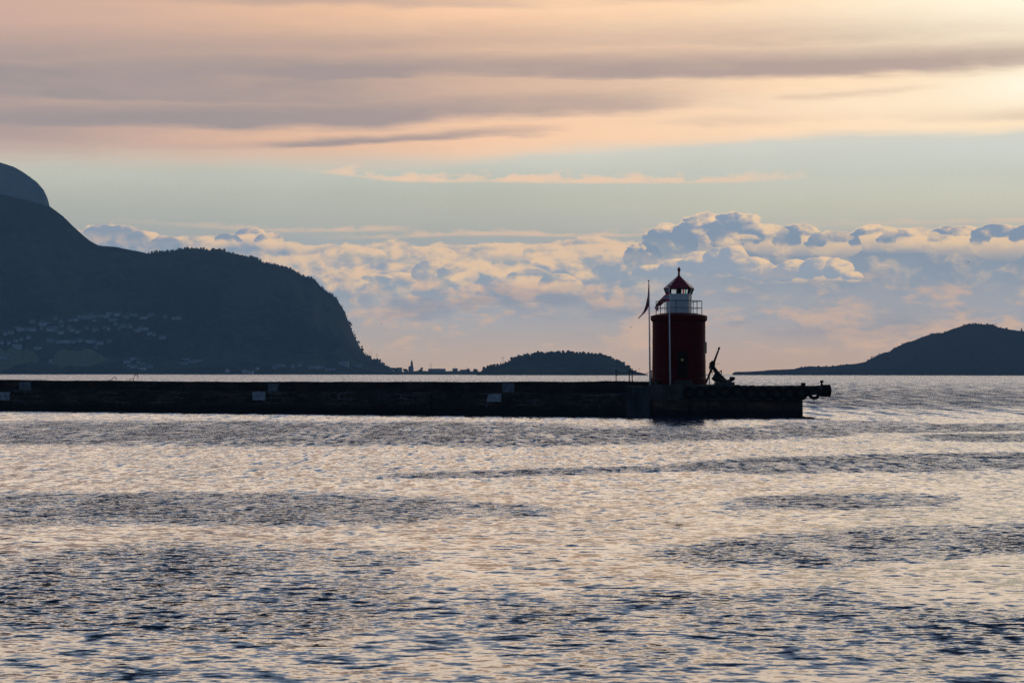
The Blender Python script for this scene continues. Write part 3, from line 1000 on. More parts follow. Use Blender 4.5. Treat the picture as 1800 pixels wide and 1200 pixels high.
h_frame(651, 616, 630, 4.5, 5250, 'twin power poles at the foot of the cliff edge, leftmost pair', arm=False)
h_frame(663, 621, 633, 3.5, 5250, 'twin power poles just right of the leftmost pair near the cliff')
h_frame(757, 638, 652, 3.2, 4800, 'twin power poles above the long shed on the spit')
h_frame(800, 643, 652, 0, 4800, 'single power pole over the small flat roofed house')
h_frame(819.5, 644, 652, 0, 4800, 'single power pole just left of the round trees on the spit')
h_frame(884, 626.5, 640, 3.2, 3990, 'twin power poles on the left shoulder of the low island')


def tree(px, py, h, r, Y, label, lobes=9):
    p = at(px, py, Y); p.z = max(p.z, 0.2)
    t = thing('tree', label, 'tree', p, 'trees on the low spit')
    bm = bmesh.new(); tube(bm, [(0, 0, -2), (0.2, 0, h * .5)], [.35, .15], 6)
    for k in range(4):
        q = k * 1.7; tube(bm, [(0.1, 0, h * (.25 + .05 * k)), (r * .6 * math.cos(q), r * .6 * math.sin(q), h * .62)], [.14, .05], 5)
    obj('trunk', bm, M['bark'], t)
    bm = bmesh.new()
    for k in range(lobes):
        q = random.random() * 6.28; rr = r * random.uniform(.15, .75)
        bush(bm, Vector((rr * math.cos(q), rr * math.sin(q), h * random.uniform(.05, .55))), h * random.uniform(.32, .5), r * random.uniform(.28, .5))
    for k in range(260):         # loose leaf sprays round the outline
        q = random.random() * 6.28; ph = random.uniform(-.2, 1.3)
        c = Vector((r * math.cos(q) * math.cos(ph), r * math.sin(q) * math.cos(ph), h * .5 + h * .5 * math.sin(ph))) * random.uniform(.85, 1.08)
        a = Vector([random.uniform(-.5, .5) for _ in range(3)]); b = Vector([random.uniform(-.5, .5) for _ in range(3)])
        bm.faces.new([bm.verts.new(c), bm.verts.new(c + a), bm.verts.new(c + b)])
    obj('crown', bm, M['leaf'], t)


random.seed(31)
tree(695, 654, 10, 7, 4650, 'dark round tree at the left end of the spit')
tree(712, 654, 8.5, 8, 4650, 'wide low tree between the square house and the church')
tree(738, 654, 7.0, 7, 4650, 'low tree just right of the church tower')
tree(741, 652, 9.5, 4, 4720, 'narrow tree rising beside the church')
tree(823.5, 655, 10, 6, 4500, 'round tree in the gap before the island, left one of two')
tree(837, 655, 9.5, 8, 4500, 'round tree in the gap before the island, right one of two')

t = thing('navigation_beacon', 'thin beacon post with a topmark at the right tip of the low island', 'beacon', at(1123.5, 656.2, 3800))
bm = bmesh.new(); tube(bm, [(0, 0, -1.5), (0, 0, 8.2)], .16, 6); obj('post', bm, M['timber'], t)
bm = bmesh.new(); lathe(bm, [(0, 7.6), (.55, 7.7), (.6, 9.6), (0, 9.9)], 8); obj('topmark', bm, M['timber'], t)
bm = bmesh.new(); lathe(bm, [(0, -1.5), (2.2, -1.5), (1.8, 1.0), (0, 1.1)], 10); obj('base', bm, M['concrete'], t)
t = thing('cairn', 'small pointed cairn on the crest of the right headland', 'cairn', headland.ridge(1796) - Vector((0, 0, 1)))
bm = bmesh.new(); lathe(bm, [(0, 0), (2.6, 0), (2.1, 3.0), (1.9, 6.5), (.9, 7.6), (.8, 8.8), (0, 9.4)], 9); obj('stones', bm, M['bark'], t)


# ------------------------------------------------------------------ stone breakwater
# face line on the plan: from the quay corner running away to the left
Q0 = Vector((12.35, 176.3, 0)); Q1 = Vector((-78.0, 211.0, 0))
pdir = (Q1 - Q0).normalized()                 # along the wall, to the left
pnor = Vector((-pdir.y, pdir.x, 0))           # pick the normal that points to the camera
if pnor.y > 0: pnor = -pnor
PL = (Q1 - Q0).length
PANG = math.atan2(-pdir.y, -pdir.x)           # local x runs from the far left end to the quay
ORG = Vector((Q1.x, Q1.y, 0))


def wall_x(px, Y=None):
    """local x along the breakwater for a photograph column"""
    d = ray(px, 700)
    # intersect sight plane with the face line
    a = d.x / d.y
    s = (Q1.x - a * Q1.y) / (a * -pdir.y + pdir.x)
    return s * 1.0


bw = thing('breakwater', 'long low stone breakwater with a set back upper wall running left from the lighthouse', 'breakwater', ORG, rotz=PANG)
LEDGE = 2.07


def rough_wall(name, x0, x1, z0, ztop, yf, depth, mat, parent, seed, dx=0.42, batter=0.05, topj=0.05, rel=0.05, nv=9):
    """wall with a lumpy face and an uneven top; local x along, -y to the viewer"""
    xs_ = np.arange(x0, x1 + dx * .5, dx); xs_[-1] = x1
    zt = np.array([ztop(x) for x in xs_]) + fbm2(xs_ / 1.6, xs_ * 0 + seed, seed, 4) * topj * 2
    rows = []
    for k in range(nv):
        f = k / (nv - 1)
        z = z0 + (zt - z0) * f
        y = yf + batter * (z - z0) + fbm2(xs_ / 1.1, z / .5, seed + 1, 4) * rel * 2
        rows.append(np.stack([xs_, y, z], -1))
    top = rows[-1]
    for q, dz in ((.12, .03), (.5, .04), (depth, 0.0)):
        r_ = top.copy(); r_[:, 1] = yf + batter * (zt - z0) + q; r_[:, 2] = zt + dz * (fbm2(xs_ / .9, xs_ * 0 + q * 7, seed + 2, 3) + .3)
        rows.append(r_)
    b = rows[-1].copy(); b[:, 2] = z0; rows.append(b)
    return grid_mesh(name, np.stack(rows), mat, parent, smooth=False)


TOPPTS = [(-400, 667), (0, 668), (180, 669.5), (330, 671), (700, 671.5), (1000, 671), (1060, 670.3), (1143, 670.5)]
# parapet crest height from the crest line in the photograph
def crest(x):
    P = ORG + Vector((math.cos(PANG) * x, math.sin(PANG) * x, 0)) - pnor * 2.0
    d = P.y
    c = (CAM_M.inverted() @ Vector((P.x, P.y, 3.0)))
    px = 900 + c.x / -c.z * FPX
    py = np.interp(px, [a for a, b in TOPPTS], [b for a, b in TOPPTS])
    r_ = ray(px, py)
    return CAM_H + r_.z / r_.y * d


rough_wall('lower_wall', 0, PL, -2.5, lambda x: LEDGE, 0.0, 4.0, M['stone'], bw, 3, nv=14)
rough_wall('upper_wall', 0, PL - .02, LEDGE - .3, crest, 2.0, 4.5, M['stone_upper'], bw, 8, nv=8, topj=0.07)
# painted marks, each a rectangle on the face a little proud of the stones
INV = bw.matrix_basis.inverted() if False else (Matrix.Translation(ORG) @ Matrix.Rotation(PANG, 4, 'Z')).inverted()


def face_pt(px, py, yl):
    """local coordinates of the point seen at px,py on the plane local y = yl"""
    o = INV @ Vector((0, 0, CAM_H)); d = INV.to_3x3() @ ray(px, py)
    k = (yl - o.y) / d.y
    return o + d * k


def painted(quad, yl, part, seed, drip=None):
    P = [face_pt(a, b, yl) for a, b in quad]     # tl tr br bl
    nx, nz = 10, 8
    G = np.empty((nz, nx, 3))
    for j in range(nz):
        for i in range(nx):
            a, b = i / (nx - 1), j / (nz - 1)
            p = (P[0] * (1 - a) + P[1] * a) * (1 - b) + (P[3] * (1 - a) + P[2] * a) * b
            w = 0.05 * mnoise.noise(Vector((p.x * 3, seed, p.z * 3)))
            G[j, i] = (p.x + (w if i in (0, nx - 1) else 0), yl + 0.02 * mnoise.noise(p * 2), p.z + (w if j in (0, nz - 1) else 0))
    bm = bmesh.new()
    F = [[bm.verts.new(G[j, i]) for i in range(nx)] for j in range(nz)]
    B = [[bm.verts.new(G[j, i] + np.array((0, .2, 0))) for i in range(nx)] for j in range(nz)]
    for j in range(nz - 1):
        for i in range(nx - 1):
            bm.faces.new((F[j][i], F[j][i + 1], F[j + 1][i + 1], F[j + 1][i]))
    ring = [(0, i) for i in range(nx)] + [(j, nx - 1) for j in range(1, nz)] + [(nz - 1, i) for i in range(nx - 2, -1, -1)] + [(j, 0) for j in range(nz - 2, 0, -1)]
    for a, b in zip(ring, ring[1:] + ring[:1]):
        bm.faces.new((F[a[0]][a[1]], F[b[0]][b[1]], B[b[0]][b[1]], B[a[0]][a[1]]))
    return obj(part, bm, M['markdim'] if yl > 1 else M['markpaint'], bw)


painted([(34, 671), (54.5, 671), (54.5, 687), (33.5, 687)], 1.98, 'painted_mark', 1)
painted([(-8, 688.5), (16.5, 689), (16, 703.5), (-8, 702.5)], -.02, 'painted_mark', 2)
painted([(471.5, 673.5), (490, 673.5), (490, 687.3), (471, 687.3)], 1.98, 'painted_mark', 3)
painted([(443.5, 688.5), (465.5, 688.5), (465.5, 703.5), (444, 702.5)], -.02, 'painted_mark', 4)
painted([(883, 673.5), (904, 672.5), (903.5, 689.5), (882.5, 689.5)], 1.98, 'painted_mark', 5)
painted([(859, 692), (880.5, 692), (880, 706.5), (855, 706)], -.02, 'painted_mark', 6)
# paler repaired stretches of the wall
def slab(quad, yl, thick, mat, name, parent=bw):
    P = [face_pt(a, b, yl) for a, b in quad]
    bm = bmesh.new()
    A = [bm.verts.new((p.x, yl, p.z)) for p in P]; B = [bm.verts.new((p.x, yl + thick, p.z)) for p in P]
    bm.faces.new(A); bm.faces.new(B[::-1])
    for k in range(4): bm.faces.new((A[k], A[(k + 1) % 4], B[(k + 1) % 4], B[k]))
    return obj(name, bm, mat, parent)


slab([(641, 690), (755, 692), (757, 724), (640, 722)], -.12, .6, M['rubble'], 'rubble_patch')
slab([(1100, 678), (1142, 680), (1142, 733), (1100, 732)], -.16, 1.2, M['concrete_pale'], 'concrete_patch')
# rail hoops of the two ladders on the parapet
def hoop(px, h, label):
    p = face_pt(px, 672, 2.5)
    z = crest(p.x)
    w = (Matrix.Translation(ORG) @ Matrix.Rotation(PANG, 4, 'Z')) @ Vector((p.x, 2.6, z - .15))
    t = thing('ladder_hoop', label, 'ladder rail', w, 'ladder rails on the breakwater', rotz=PANG)
    bm = bmesh.new()
    tube(bm, [(0, 0, -.2), (0, 0, h * .5), (.10, 0, h * .85), (.28, 0, h), (.46, 0, h * .9), (.5, 0, h * .5)], .035, 6)
    obj('hoop', bm, M['iron'], t)
    bm = bmesh.new(); tube(bm, [(-.55, 0, -.2), (-.5, 0, h * .35), (-.2, 0, h * .45), (0, 0, h * .5)], .03, 6)
    obj('brace', bm, M['iron'], t)


hoop(196, .55, 'low curved iron ladder rail on the breakwater, the left and lower of two')
hoop(234, .85, 'taller curved iron ladder rail on the breakwater, the right one of two')

# ------------------------------------------------------------------ concrete quay under the lighthouse
QZ = 2.68           # deck level
QF = 176.2          # face distance
def qx(px, Y=QF): return at(px, 690, Y).x
def qz(py, px=1250, Y=QF): return at(px, py, Y).z
quay = thing('quay', 'concrete and stone quay head carrying the red lighthouse, its right end overhanging the water', 'quay', (0, 0, 0))
xa, xb = qx(1143), qx(1412)
bm = bmesh.new(); box(bm, (xa - .6, QF + .25, -2.5), (xb, QF + 13, 1.49), 0, bev=.06)
o = obj('lower_wall', bm, M['block'], quay)
bm = bmesh.new()
# deck slab with a tapered nose reaching out over the water on the right
xt = qx(1421); xe = qx(1446)
prism(bm, [(xa - .05, 1.50), (xb + .05, 1.50), (xt, 1.88), (xe, 2.05), (xe, 2.72), (xa - .05, QZ)], QF, QF + 13)
obj('deck_slab', bm, M['concrete'], quay)
bm = bmesh.new(); box(bm, (qx(1216), QF - .35, -2.5), (qx(1241), QF + .24, 1.44), bev=.05); obj('pilaster', bm, M['block'], quay)
bm = bmesh.new(); box(bm, (qx(1143), QF + .02, QZ + .006), (qx(1292), QF + 9, QZ + .16), bev=.02); obj('kerb_slab', bm, M['concrete'], quay)
# lower courses under the flagpoles
bm = bmesh.new(); box(bm, (qx(1147), QF - .05, -2.5), (qx(1210), QF + .24, 1.46), bev=.05); obj('base_course', bm, M['block'], quay)
# row of worn planks and stubs along the deck edge
random.seed(3)
for _ in range(26):
    bm = bmesh.new()
    px = random.uniform(1300, 1440); x = qx(px); w = random.uniform(.05, .2); h = random.uniform(.0, .07)
    v = box(bm, (x - w, QF + .1, QZ - .05), (x + w, QF + .1 + random.uniform(.2, .6), QZ + h + .06), rz=random.uniform(-.4, .4), bev=.01)
    obj('edge_timber', bm, M['bark'], quay)


# tyres
def tyre_mesh():
    bm = bmesh.new()
    prof = []
    R0, r0, w = .54, .30, .15       # outer, hole, half width
    pts = [(r0, -.08), (r0 + .04, -.13), (R0 - .10, -w), (R0 - .02, -w * .82), (R0, -w * .5), (R0, w * .5), (R0 - .02, w * .82), (R0 - .10, w), (r0 + .04, .13), (r0, .08)]
    lathe(bm, pts, 36, closed=True)
    for k in range(30):             # tread lugs
        a = 2 * math.pi * k / 30
        M_ = Matrix.Rotation(a, 4, 'Z') @ Matrix.Translation((R0 + .004, 0, 0)) @ Matrix.Diagonal((.03, .055, .22, 1))
        bmesh.ops.create_cube(bm, size=1.0, matrix=M_)
    bmesh.ops.rotate(bm, verts=bm.verts, cent=(0, 0, 0), matrix=Matrix.Rotation(R(90), 3, 'X'))
    me = bpy.data.meshes.new('tyre')
    bmesh.ops.recalc_face_normals(bm, faces=bm.faces)
    bm.to_mesh(me); bm.free(); me.materials.append(M['rubber'])
    return me


TM = tyre_mesh()
ch = bmesh.new(); tube(ch, [(0, 0, .3), (0.0, .1, .75)], .018, 6)
chme = bpy.data.meshes.new('chain'); ch.to_mesh(chme); ch.free(); chme.materials.append(M['iron'])
ORD = ['first', 'second', 'third', 'fourth', 'fifth', 'sixth', 'seventh', 'eighth', 'ninth', 'tenth']


def tyre(px, py, label, y=QF - .2, rot=(0, 0, 0), sc=1.0, chain=True, group='tyre fenders hung along the quay'):
    p = at(px, py, y)
    t = bpy.data.objects.new('tyre', TM); COL.objects.link(t)
    t.location = p; t.rotation_euler = rot; t.scale = (sc,) * 3
    tag(t, label, 'tyre', group)
    if chain:
        c = bpy.data.objects.new('chain', chme); COL.objects.link(c); c.parent = t
    return t


for i, (px, py, s) in enumerate([(1211.5, 690, 1.0), (1231.5, 689.5, 1.0), (1252.5, 689, 1.0), (1275, 688.5, 1.0), (1296.5, 687, 1.02), (1320, 690, 1.05), (1341.5, 690, 1.08), (1365, 690.5, 1.1), (1388, 690, 1.05), (1409, 689, 1.1)]):
    tyre(px, py, f'{ORD[i]} black tyre from the left in the row hung along the quay face', rot=(random.uniform(-.12, .03), random.uniform(0, 6), random.uniform(-.06, .06)), sc=s, chain=False)
tyre(1431, 690.5, 'black tyre dangling free under the overhanging quay end with water seen through its hole', y=QF - .15, rot=(-.08, 0, .25), sc=1.05)
t = thing('roller_fender', 'cylindrical fender of rubber rings on the outermost corner of the quay', 'fender', at(1451, 686.5, QF + .5))
for k, dx in enumerate((-.30, 0.0, .30)):
    o = bpy.data.objects.new('rubber_ring', TM); COL.objects.link(o); o.parent = t
    o.location = (dx, 0, 0); o.rotation_euler = (0, k * .3, R(90)); o.scale = (.98, .98, .98)
bm = bmesh.new(); tube(bm, [(-.75, 0, 0), (.5, 0, 0)], .30, 14); obj('axle', bm, M['iron'], t)
t = thing('bollard', 'short iron mooring post above the ring fender at the quay tip', 'bollard', at(1444.5, 677, QF + .4))
bm = bmesh.new(); lathe(bm, [(0, -.1), (.10, -.1), (.09, .22), (.15, .26), (.16, .40), (.09, .44), (0, .45)], 12); obj('post', bm, M['iron'], t)
t = thing('bollard', 'squat rounded iron mooring bollard near the right end of the quay deck', 'bollard', at(1412, 677.5, QF + .7))
bm = bmesh.new(); lathe(bm, [(0, -.1), (.22, -.1), (.2, .08), (.24, .16), (.2, .24), (0, .27)], 14); obj('post', bm, M['iron'], t, smooth=True)

# ------------------------------------------------------------------ lighthouse
LX, LY = at(1193.4, 660, 181.2).x, 181.2
LZ = QZ + .165
PXM = FPX / 181.2                      # photograph pixels per metre at the tower
lz = lambda py: at(1193, py, LY).z - LZ   # height above the tower foot
lh = thing('lighthouse', 'squat round red lighthouse with a white lantern room and red pointed roof', 'lighthouse', (LX, LY, LZ))
FR = R(-90)                             # direction to the viewer in tower angles
z_c0, z_c1 = lz(563.5), lz(555)
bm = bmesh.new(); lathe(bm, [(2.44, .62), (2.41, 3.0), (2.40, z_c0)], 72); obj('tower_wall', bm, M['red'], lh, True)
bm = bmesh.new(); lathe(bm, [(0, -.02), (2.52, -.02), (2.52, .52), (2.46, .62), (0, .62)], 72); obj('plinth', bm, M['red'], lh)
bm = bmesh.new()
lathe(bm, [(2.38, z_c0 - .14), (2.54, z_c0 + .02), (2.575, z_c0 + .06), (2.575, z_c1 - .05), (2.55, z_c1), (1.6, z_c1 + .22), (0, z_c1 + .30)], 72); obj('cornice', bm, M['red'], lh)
zl0, zl1 = z_c1 + .22, lz(517.5)
OCT = math.pi / 8 * 0
bm = bmesh.new(); lathe(bm, [(1.16, zl0 - .1), (1.16, zl1), (0, zl1)], 8, phase=FR); obj('lantern_wall', bm, M['white'], lh)
bm = bmesh.new(); lathe(bm, [(1.0, zl1 - .03), (1.22, zl1 - .03), (1.22, zl1 + .03), (1.0, zl1 + .03)], 8, phase=FR, closed=True); obj('lantern_sill', bm, M['white'], lh)
ze, za = lz(507.6), lz(485)
rb, rt = 1.15, 1.36
V8 = [FR + k * math.pi / 4 for k in range(8)]
for a in V8:
    bm = bmesh.new(); tube(bm, [(rb * math.cos(a), rb * math.sin(a), zl1), (rt * math.cos(a), rt * math.sin(a), ze)], .045, 6)
    obj('mullion', bm, M['iron'], lh)
for k in range(8):
    a, b = V8[k], V8[(k + 1) % 8]
    bm = bmesh.new()
    q = [(.985 * rb, a, zl1 + .035), (.985 * rb, b, zl1 + .035), (.985 * rt, b, ze - .01), (.985 * rt, a, ze - .01)]
    bm.faces.new([bm.verts.new((r_ * math.cos(t_), r_ * math.sin(t_), z_)) for r_, t_, z_ in q])
    obj('window_pane', bm, M['glass'], lh)
# coloured sector screens and lamp inside
def screen(px, w, mat, y=0.0):
    x = (px - 1193.4) / PXM
    bm = bmesh.new(); box(bm, (x - w / 2, y - .01, zl1 + .035), (x + w / 2, y + .01, ze - .03)); obj('sector_screen', bm, mat, lh)


screen(1188.7, .10, M['glassgreen'], -.45); screen(1200.6, .13, M['glassred'], -.45); screen(1204.3, .09, M['glassgreen'], -.45)
bm = bmesh.new(); lathe(bm, [(0, zl1), (.2, zl1), (.24, zl1 + .12), (.26, ze - .15), (.2, ze - .02), (0, ze - .02)], 20); obj('lamp_lens', bm, M['lens'], lh, True)
for px in (1178.5, 1192.2, 1212.0):
    x = (px - 1193.4) / PXM
    bm = bmesh.new(); box(bm, (x - .11, .3 if px != 1192.2 else -.3, zl1), (x + .11, .4 if px != 1192.2 else -.26, ze - .02)); obj('lantern_shutter', bm, M['iron'], lh)
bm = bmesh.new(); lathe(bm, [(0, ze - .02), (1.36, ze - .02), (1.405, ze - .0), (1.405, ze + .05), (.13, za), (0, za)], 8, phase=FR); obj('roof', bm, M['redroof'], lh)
bm = bmesh.new()
zt = lz(468.5)
lathe(bm, [(0, za - .05), (.13, za - .05), (.10, za + .12), (.085, za + .38), (.11, za + .42), (.15, za + .55), (.15, za + .66), (.10, za + .72), (0, zt)], 16); obj('roof_vent', bm, M['redroof'], lh, True)
# gallery railing
rail = bpy.data.objects.new('railing', None); COL.objects.link(rail); rail.parent = lh
zr, zm = lz(529.3), lz(541.5)
PA = [FR + R(-12 + 45 * k) for k in range(8)]
RR = 2.09
for a in PA:
    zb = z_c1 + .10
    bm = bmesh.new(); tube(bm, [(RR * math.cos(a), RR * math.sin(a), zb - .1), (RR * math.cos(a), RR * math.sin(a), zr)], .034, 8); obj('rail_post', bm, M['rail'], rail)
for z_, rr_ in ((zr, .034), (zm, .026)):
    bm = bmesh.new()
    for a, b in zip(PA, PA[1:] + PA[:1]):
        tube(bm, [(RR * math.cos(a), RR * math.sin(a), z_), (RR * math.cos(b), RR * math.sin(b), z_)], rr_, 8)
    obj('handrail', bm, M['rail'], rail)


# door with its frame, sign and steps
def on_tower(ang, r_, w, z0, z1, t_, name, mat, parent=lh, bev=0.0):
    """block standing on the round wall at angle ang"""
    bm = bmesh.new()
    box(bm, (-w / 2, -t_ / 2, z0), (w / 2, t_ / 2, z1), bev=bev)
    o = obj(name, bm, mat, parent)
    o.location = (r_ * math.cos(ang), r_ * math.sin(ang), 0)
    o.rotation_euler = (0, 0, ang + R(90))
    return o


da = FR + math.asin((1195.3 - 1193.4) / PXM / 2.4)
zd0, zd1 = lz(666), lz(617.5)
door = on_tower(da, 2.40, .90, zd0, zd1, .10, 'door', M['door'])
fr_ = on_tower(da, 2.385, 1.06, zd0, zd1 + .09, .09, 'door_frame', M['red'])
bm = bmesh.new(); box(bm, (-.11, -.075, zd0 + 1.62), (.11, -.055, zd0 + 1.84)); sg = obj('sign_plate', bm, M['yellow'], door)
bm = bmesh.new()
for x_ in (-.05, .05): box(bm, (x_ - .025, -.082, zd0 + 1.68), (x_ + .025, -.0765, zd0 + 1.77))
obj('sign_symbol', bm, M['black'], door)
bm = bmesh.new(); tube(bm, [(.34, -.1, zd0 + 1.0), (.34, -.1, zd0 + 1.14)], .02, 6); obj('handle', bm, M['iron'], door)
for k in range(3):
    on_tower(da, 2.75 + (2 - k) * .22, 1.5 + (2 - k) * .18, -.02 + k * .145, .12 + k * .145, .5, 'step', M['concrete'])
# little window on the sunlit right side
wa = FR + R(92)
on_tower(wa, 2.44, .62, lz(621), lz(601), .14, 'window_frame', M['white'])
on_tower(wa, 2.50, .44, lz(619), lz(603), .04, 'window_glass', M['hglass'])
bm = bmesh.new(); box(bm, (-1.6, -2.86, -.02), (1.9, -2.5, .02)); bm.free()


# ------------------------------------------------------------------ flagpoles and pennants
def flagpole(pt, pb, label):
    b = at(pb[0], pb[1], 177.4); tp = at(pt[0], pt[1], 177.4)
    b.z = QZ - .02
    t = thing('flagpole', label, 'flagpole', b, 'flagpoles by the lighthouse')
    d = tp - b
    bm = bmesh.new(); tube(bm, [(0, 0, 0), d * .5, d], [.075, .06, .032], 12); obj('pole', bm, M['pole'], t, True)
    bm = bmesh.new(); bmesh.ops.create_icosphere(bm, subdivisions=2, radius=.075, matrix=Matrix.Translation(d + Vector((0, 0, .05)))); obj('knob', bm, M['iron'], t, True)
    bm = bmesh.new(); lathe(bm, [(0, -.02), (.17, -.02), (.17, .10), (.09, .13), (0, .13)], 14); obj('foot', bm, M['concrete'], t)
    bm = bmesh.new(); tube(bm, [(.09, -.07, 1.2), Vector((.06, -.05, 0)) + d * .97], .008, 5); obj('halyard', bm, M['iron'], t)
    return t


flagpole((1140.2, 494.5), (1142.8, 679), 'taller white flagpole on the quay corner left of the red tower')
flagpole((1176.2, 503.5), (1178.2, 679), 'white flagpole standing in front of the red tower')


def pennant(label, left, right, y0, wave, ns=40, nw=12):
    """long striped pennant hanging down; left/right edges given in photograph pixels from the hoist to the tip"""
    def res(pts, n):
        P = [Vector((a, b, 0)) for a, b in pts]
        L = [0]
        for a, b in zip(P, P[1:]): L.append(L[-1] + (b - a).length)
        out = []
        for k in range(n):
            s_ = L[-1] * k / (n - 1)
            i = max(j for j in range(len(L)) if L[j] <= s_ + 1e-9); i = min(i, len(P) - 2)
            f = (s_ - L[i]) / (L[i + 1] - L[i]); out.append(P[i].lerp(P[i + 1], f))
        return out
    A, B = res(left, ns), res(right, ns)
    bm = bmesh.new()
    V = []
    for i in range(ns):
        r_ = []
        for j in range(nw + 1):
            f = j / nw
            p = A[i].lerp(B[i], f)
            yy = y0 + wave * math.sin(f * 5.2 + i * .22) * (0.4 + i / ns) + .10 * math.sin(i * .5 + f * 2)
            r_.append(bm.verts.new(at(p.x, p.y, yy)))
        V.append(r_)
    stripe = [0, 0, 0, 0, 1, 2, 2, 1, 0, 0, 0, 0]
    for i in range(ns - 1):
        for j in range(nw):
            f = bm.faces.new((V[i][j], V[i][j + 1], V[i + 1][j + 1], V[i + 1][j])); f.material_index = stripe[j]
    me = bpy.data.meshes.new('pennant')
    bm.to_mesh(me); bm.free()
    for p in me.polygons: p.use_smooth = True
    o = link_mesh('pennant', me, [M['flagred'], M['flagwhite'], M['flagblue']])
    sm = o.modifiers.new('thick', 'SOLIDIFY'); sm.thickness = .012
    return tag(o, label, 'pennant', 'striped pennants on the flagpoles')


pennant('long red pennant with a blue and white stripe hanging limp from the taller left flagpole',
        [(1139.6, 496), (1139.3, 510), (1138.6, 520), (1136.5, 530), (1134, 540), (1131, 547), (1127, 553), (1121.5, 559.5)],
        [(1140.9, 496), (1141.2, 510), (1141.8, 522), (1141.7, 531), (1140, 538), (1137.5, 545), (1132, 551), (1122.5, 560)], 177.3, .25)
pennant('long red pennant with a blue and white stripe blown in folds across the lantern railing',
        [(1175.8, 512), (1170, 517), (1165, 522), (1159, 528), (1155, 533), (1152.2, 538), (1150.5, 540.5), (1152.5, 544), (1154, 546.5)],
        [(1176, 530), (1171.5, 529), (1168, 530), (1165.5, 534), (1161, 537), (1157.5, 538.5), (1157, 541), (1157.4, 544), (1157, 546)], 177.2, .3)

# ------------------------------------------------------------------ chain fence on the breakwater
FY = 179.5
fe = thing('chain_fence', 'low chain fence on thin iron posts left of the lighthouse', 'fence', at(1083, 671, FY))
fo = fe.location.copy()
posts = [(1083, 650.5), (1106.3, 650.5), (1111.4, 652), (1145, 651.5)]
for px, py in posts:
    b = at(px, 674, FY) - fo; tp = at(px, py, FY) - fo
    bm = bmesh.new(); tube(bm, [b, tp], .045, 8); tube(bm, [tp - Vector((0, 0, .05)), tp + Vector((0, 0, .03))], .07, 8); obj('post', bm, M['iron'], fe)
for (a, b, sag) in ((0, 1, 5.2), (1, 2, 1.5), (2, 3, 5.0)):
    bm = bmesh.new(); pts = []
    for k in range(13):
        f = k / 12
        px = posts[a][0] + (posts[b][0] - posts[a][0]) * f
        py = posts[a][1] + (posts[b][1] - posts[a][1]) * f + sag * 4 * f * (1 - f) + 0.6
        pts.append(at(px, py, FY) - fo)
    tube(bm, pts, .026, 6); obj('chain', bm, M['iron'], fe)
fe2 = thing('chain_fence', 'short chain fence between the red tower and the old anchor', 'fence', at(1229, 676, 178.9))
fo = fe2.location.copy()
for px, py in ((1229, 656), (1247, 656)):
    bm = bmesh.new(); tube(bm, [at(px, 678, 178.9) - fo, at(px, py, 178.9) - fo], .04, 8); obj('post', bm, M['iron'], fe2)
bm = bmesh.new(); tube(bm, [at(1229 + 18 * k / 8, 656.5 + 3 * 4 * (k / 8) * (1 - k / 8), 178.9) - fo for k in range(9)], .022, 6); obj('chain', bm, M['iron'], fe2)

# ------------------------------------------------------------------ old stocked anchor
AY = 178.2
an = thing('anchor', 'big old iron anchor leaning on a concrete block beside the lighthouse', 'anchor', at(1262, 677, AY))
ao = an.location.copy()
A_ = lambda px, py, dy=0.0: at(px, py, AY + dy) - ao
bm = bmesh.new(); tube(bm, [A_(1240.5, 674.5, -.7), A_(1252, 645, 0), A_(1264, 612, .7)], [.07, .12, .07], 10)
tube(bm, [A_(1263.6, 613.5, .66), A_(1264.3, 610.5, .74)], .10, 8); obj('stock', bm, M['iron'], an, False)
bm = bmesh.new(); tube(bm, [A_(1250.5, 639), A_(1254, 646), A_(1262.5, 658), A_(1274, 671)], [.14, .17, .20, .27], 10); obj('shank', bm, M['iron'], an)
bm = bmesh.new()
prism(bm, [(-.2, -.28), (.22, -.2), (.26, .22), (0, .42), (-.26, .15)], -.2, .2)
bmesh.ops.translate(bm, verts=bm.verts, vec=A_(1252, 641.5)); obj('shank_eye', bm, M['iron'], an)
bm = bmesh.new(); c = A_(1250.2, 645.5)
tube(bm, [c + Vector((.17 * math.cos(q), 0.02, .27 * math.sin(q))) for q in [2 * math.pi * k / 16 for k in range(17)]], .045, 6, cap=False); obj('ring', bm, M['iron'], an)
bm = bmesh.new(); tube(bm, [A_(1259, 662, -1.0), A_(1265, 668, -.6), A_(1273, 671.5, 0), A_(1281, 671, .5), A_(1287, 666, .9)], [.13, .18, .25, .2, .14], 10); obj('arm', bm, M['iron'], an)
def fluke(poly, dy, t_):
    bm = bmesh.new()
    A1 = [bm.verts.new(A_(a, b, dy - t_)) for a, b in poly]; B1 = [bm.verts.new(A_(a, b, dy + t_)) for a, b in poly]
    n = len(poly); bm.faces.new(A1); bm.faces.new(B1[::-1])
    for k in range(n): bm.faces.new((A1[k], A1[(k + 1) % n], B1[(k + 1) % n], B1[k]))
    bmesh.ops.bevel(bm, geom=list(bm.edges), offset=.03, segments=1, affect='EDGES')
    obj('fluke', bm, M['iron'], an)


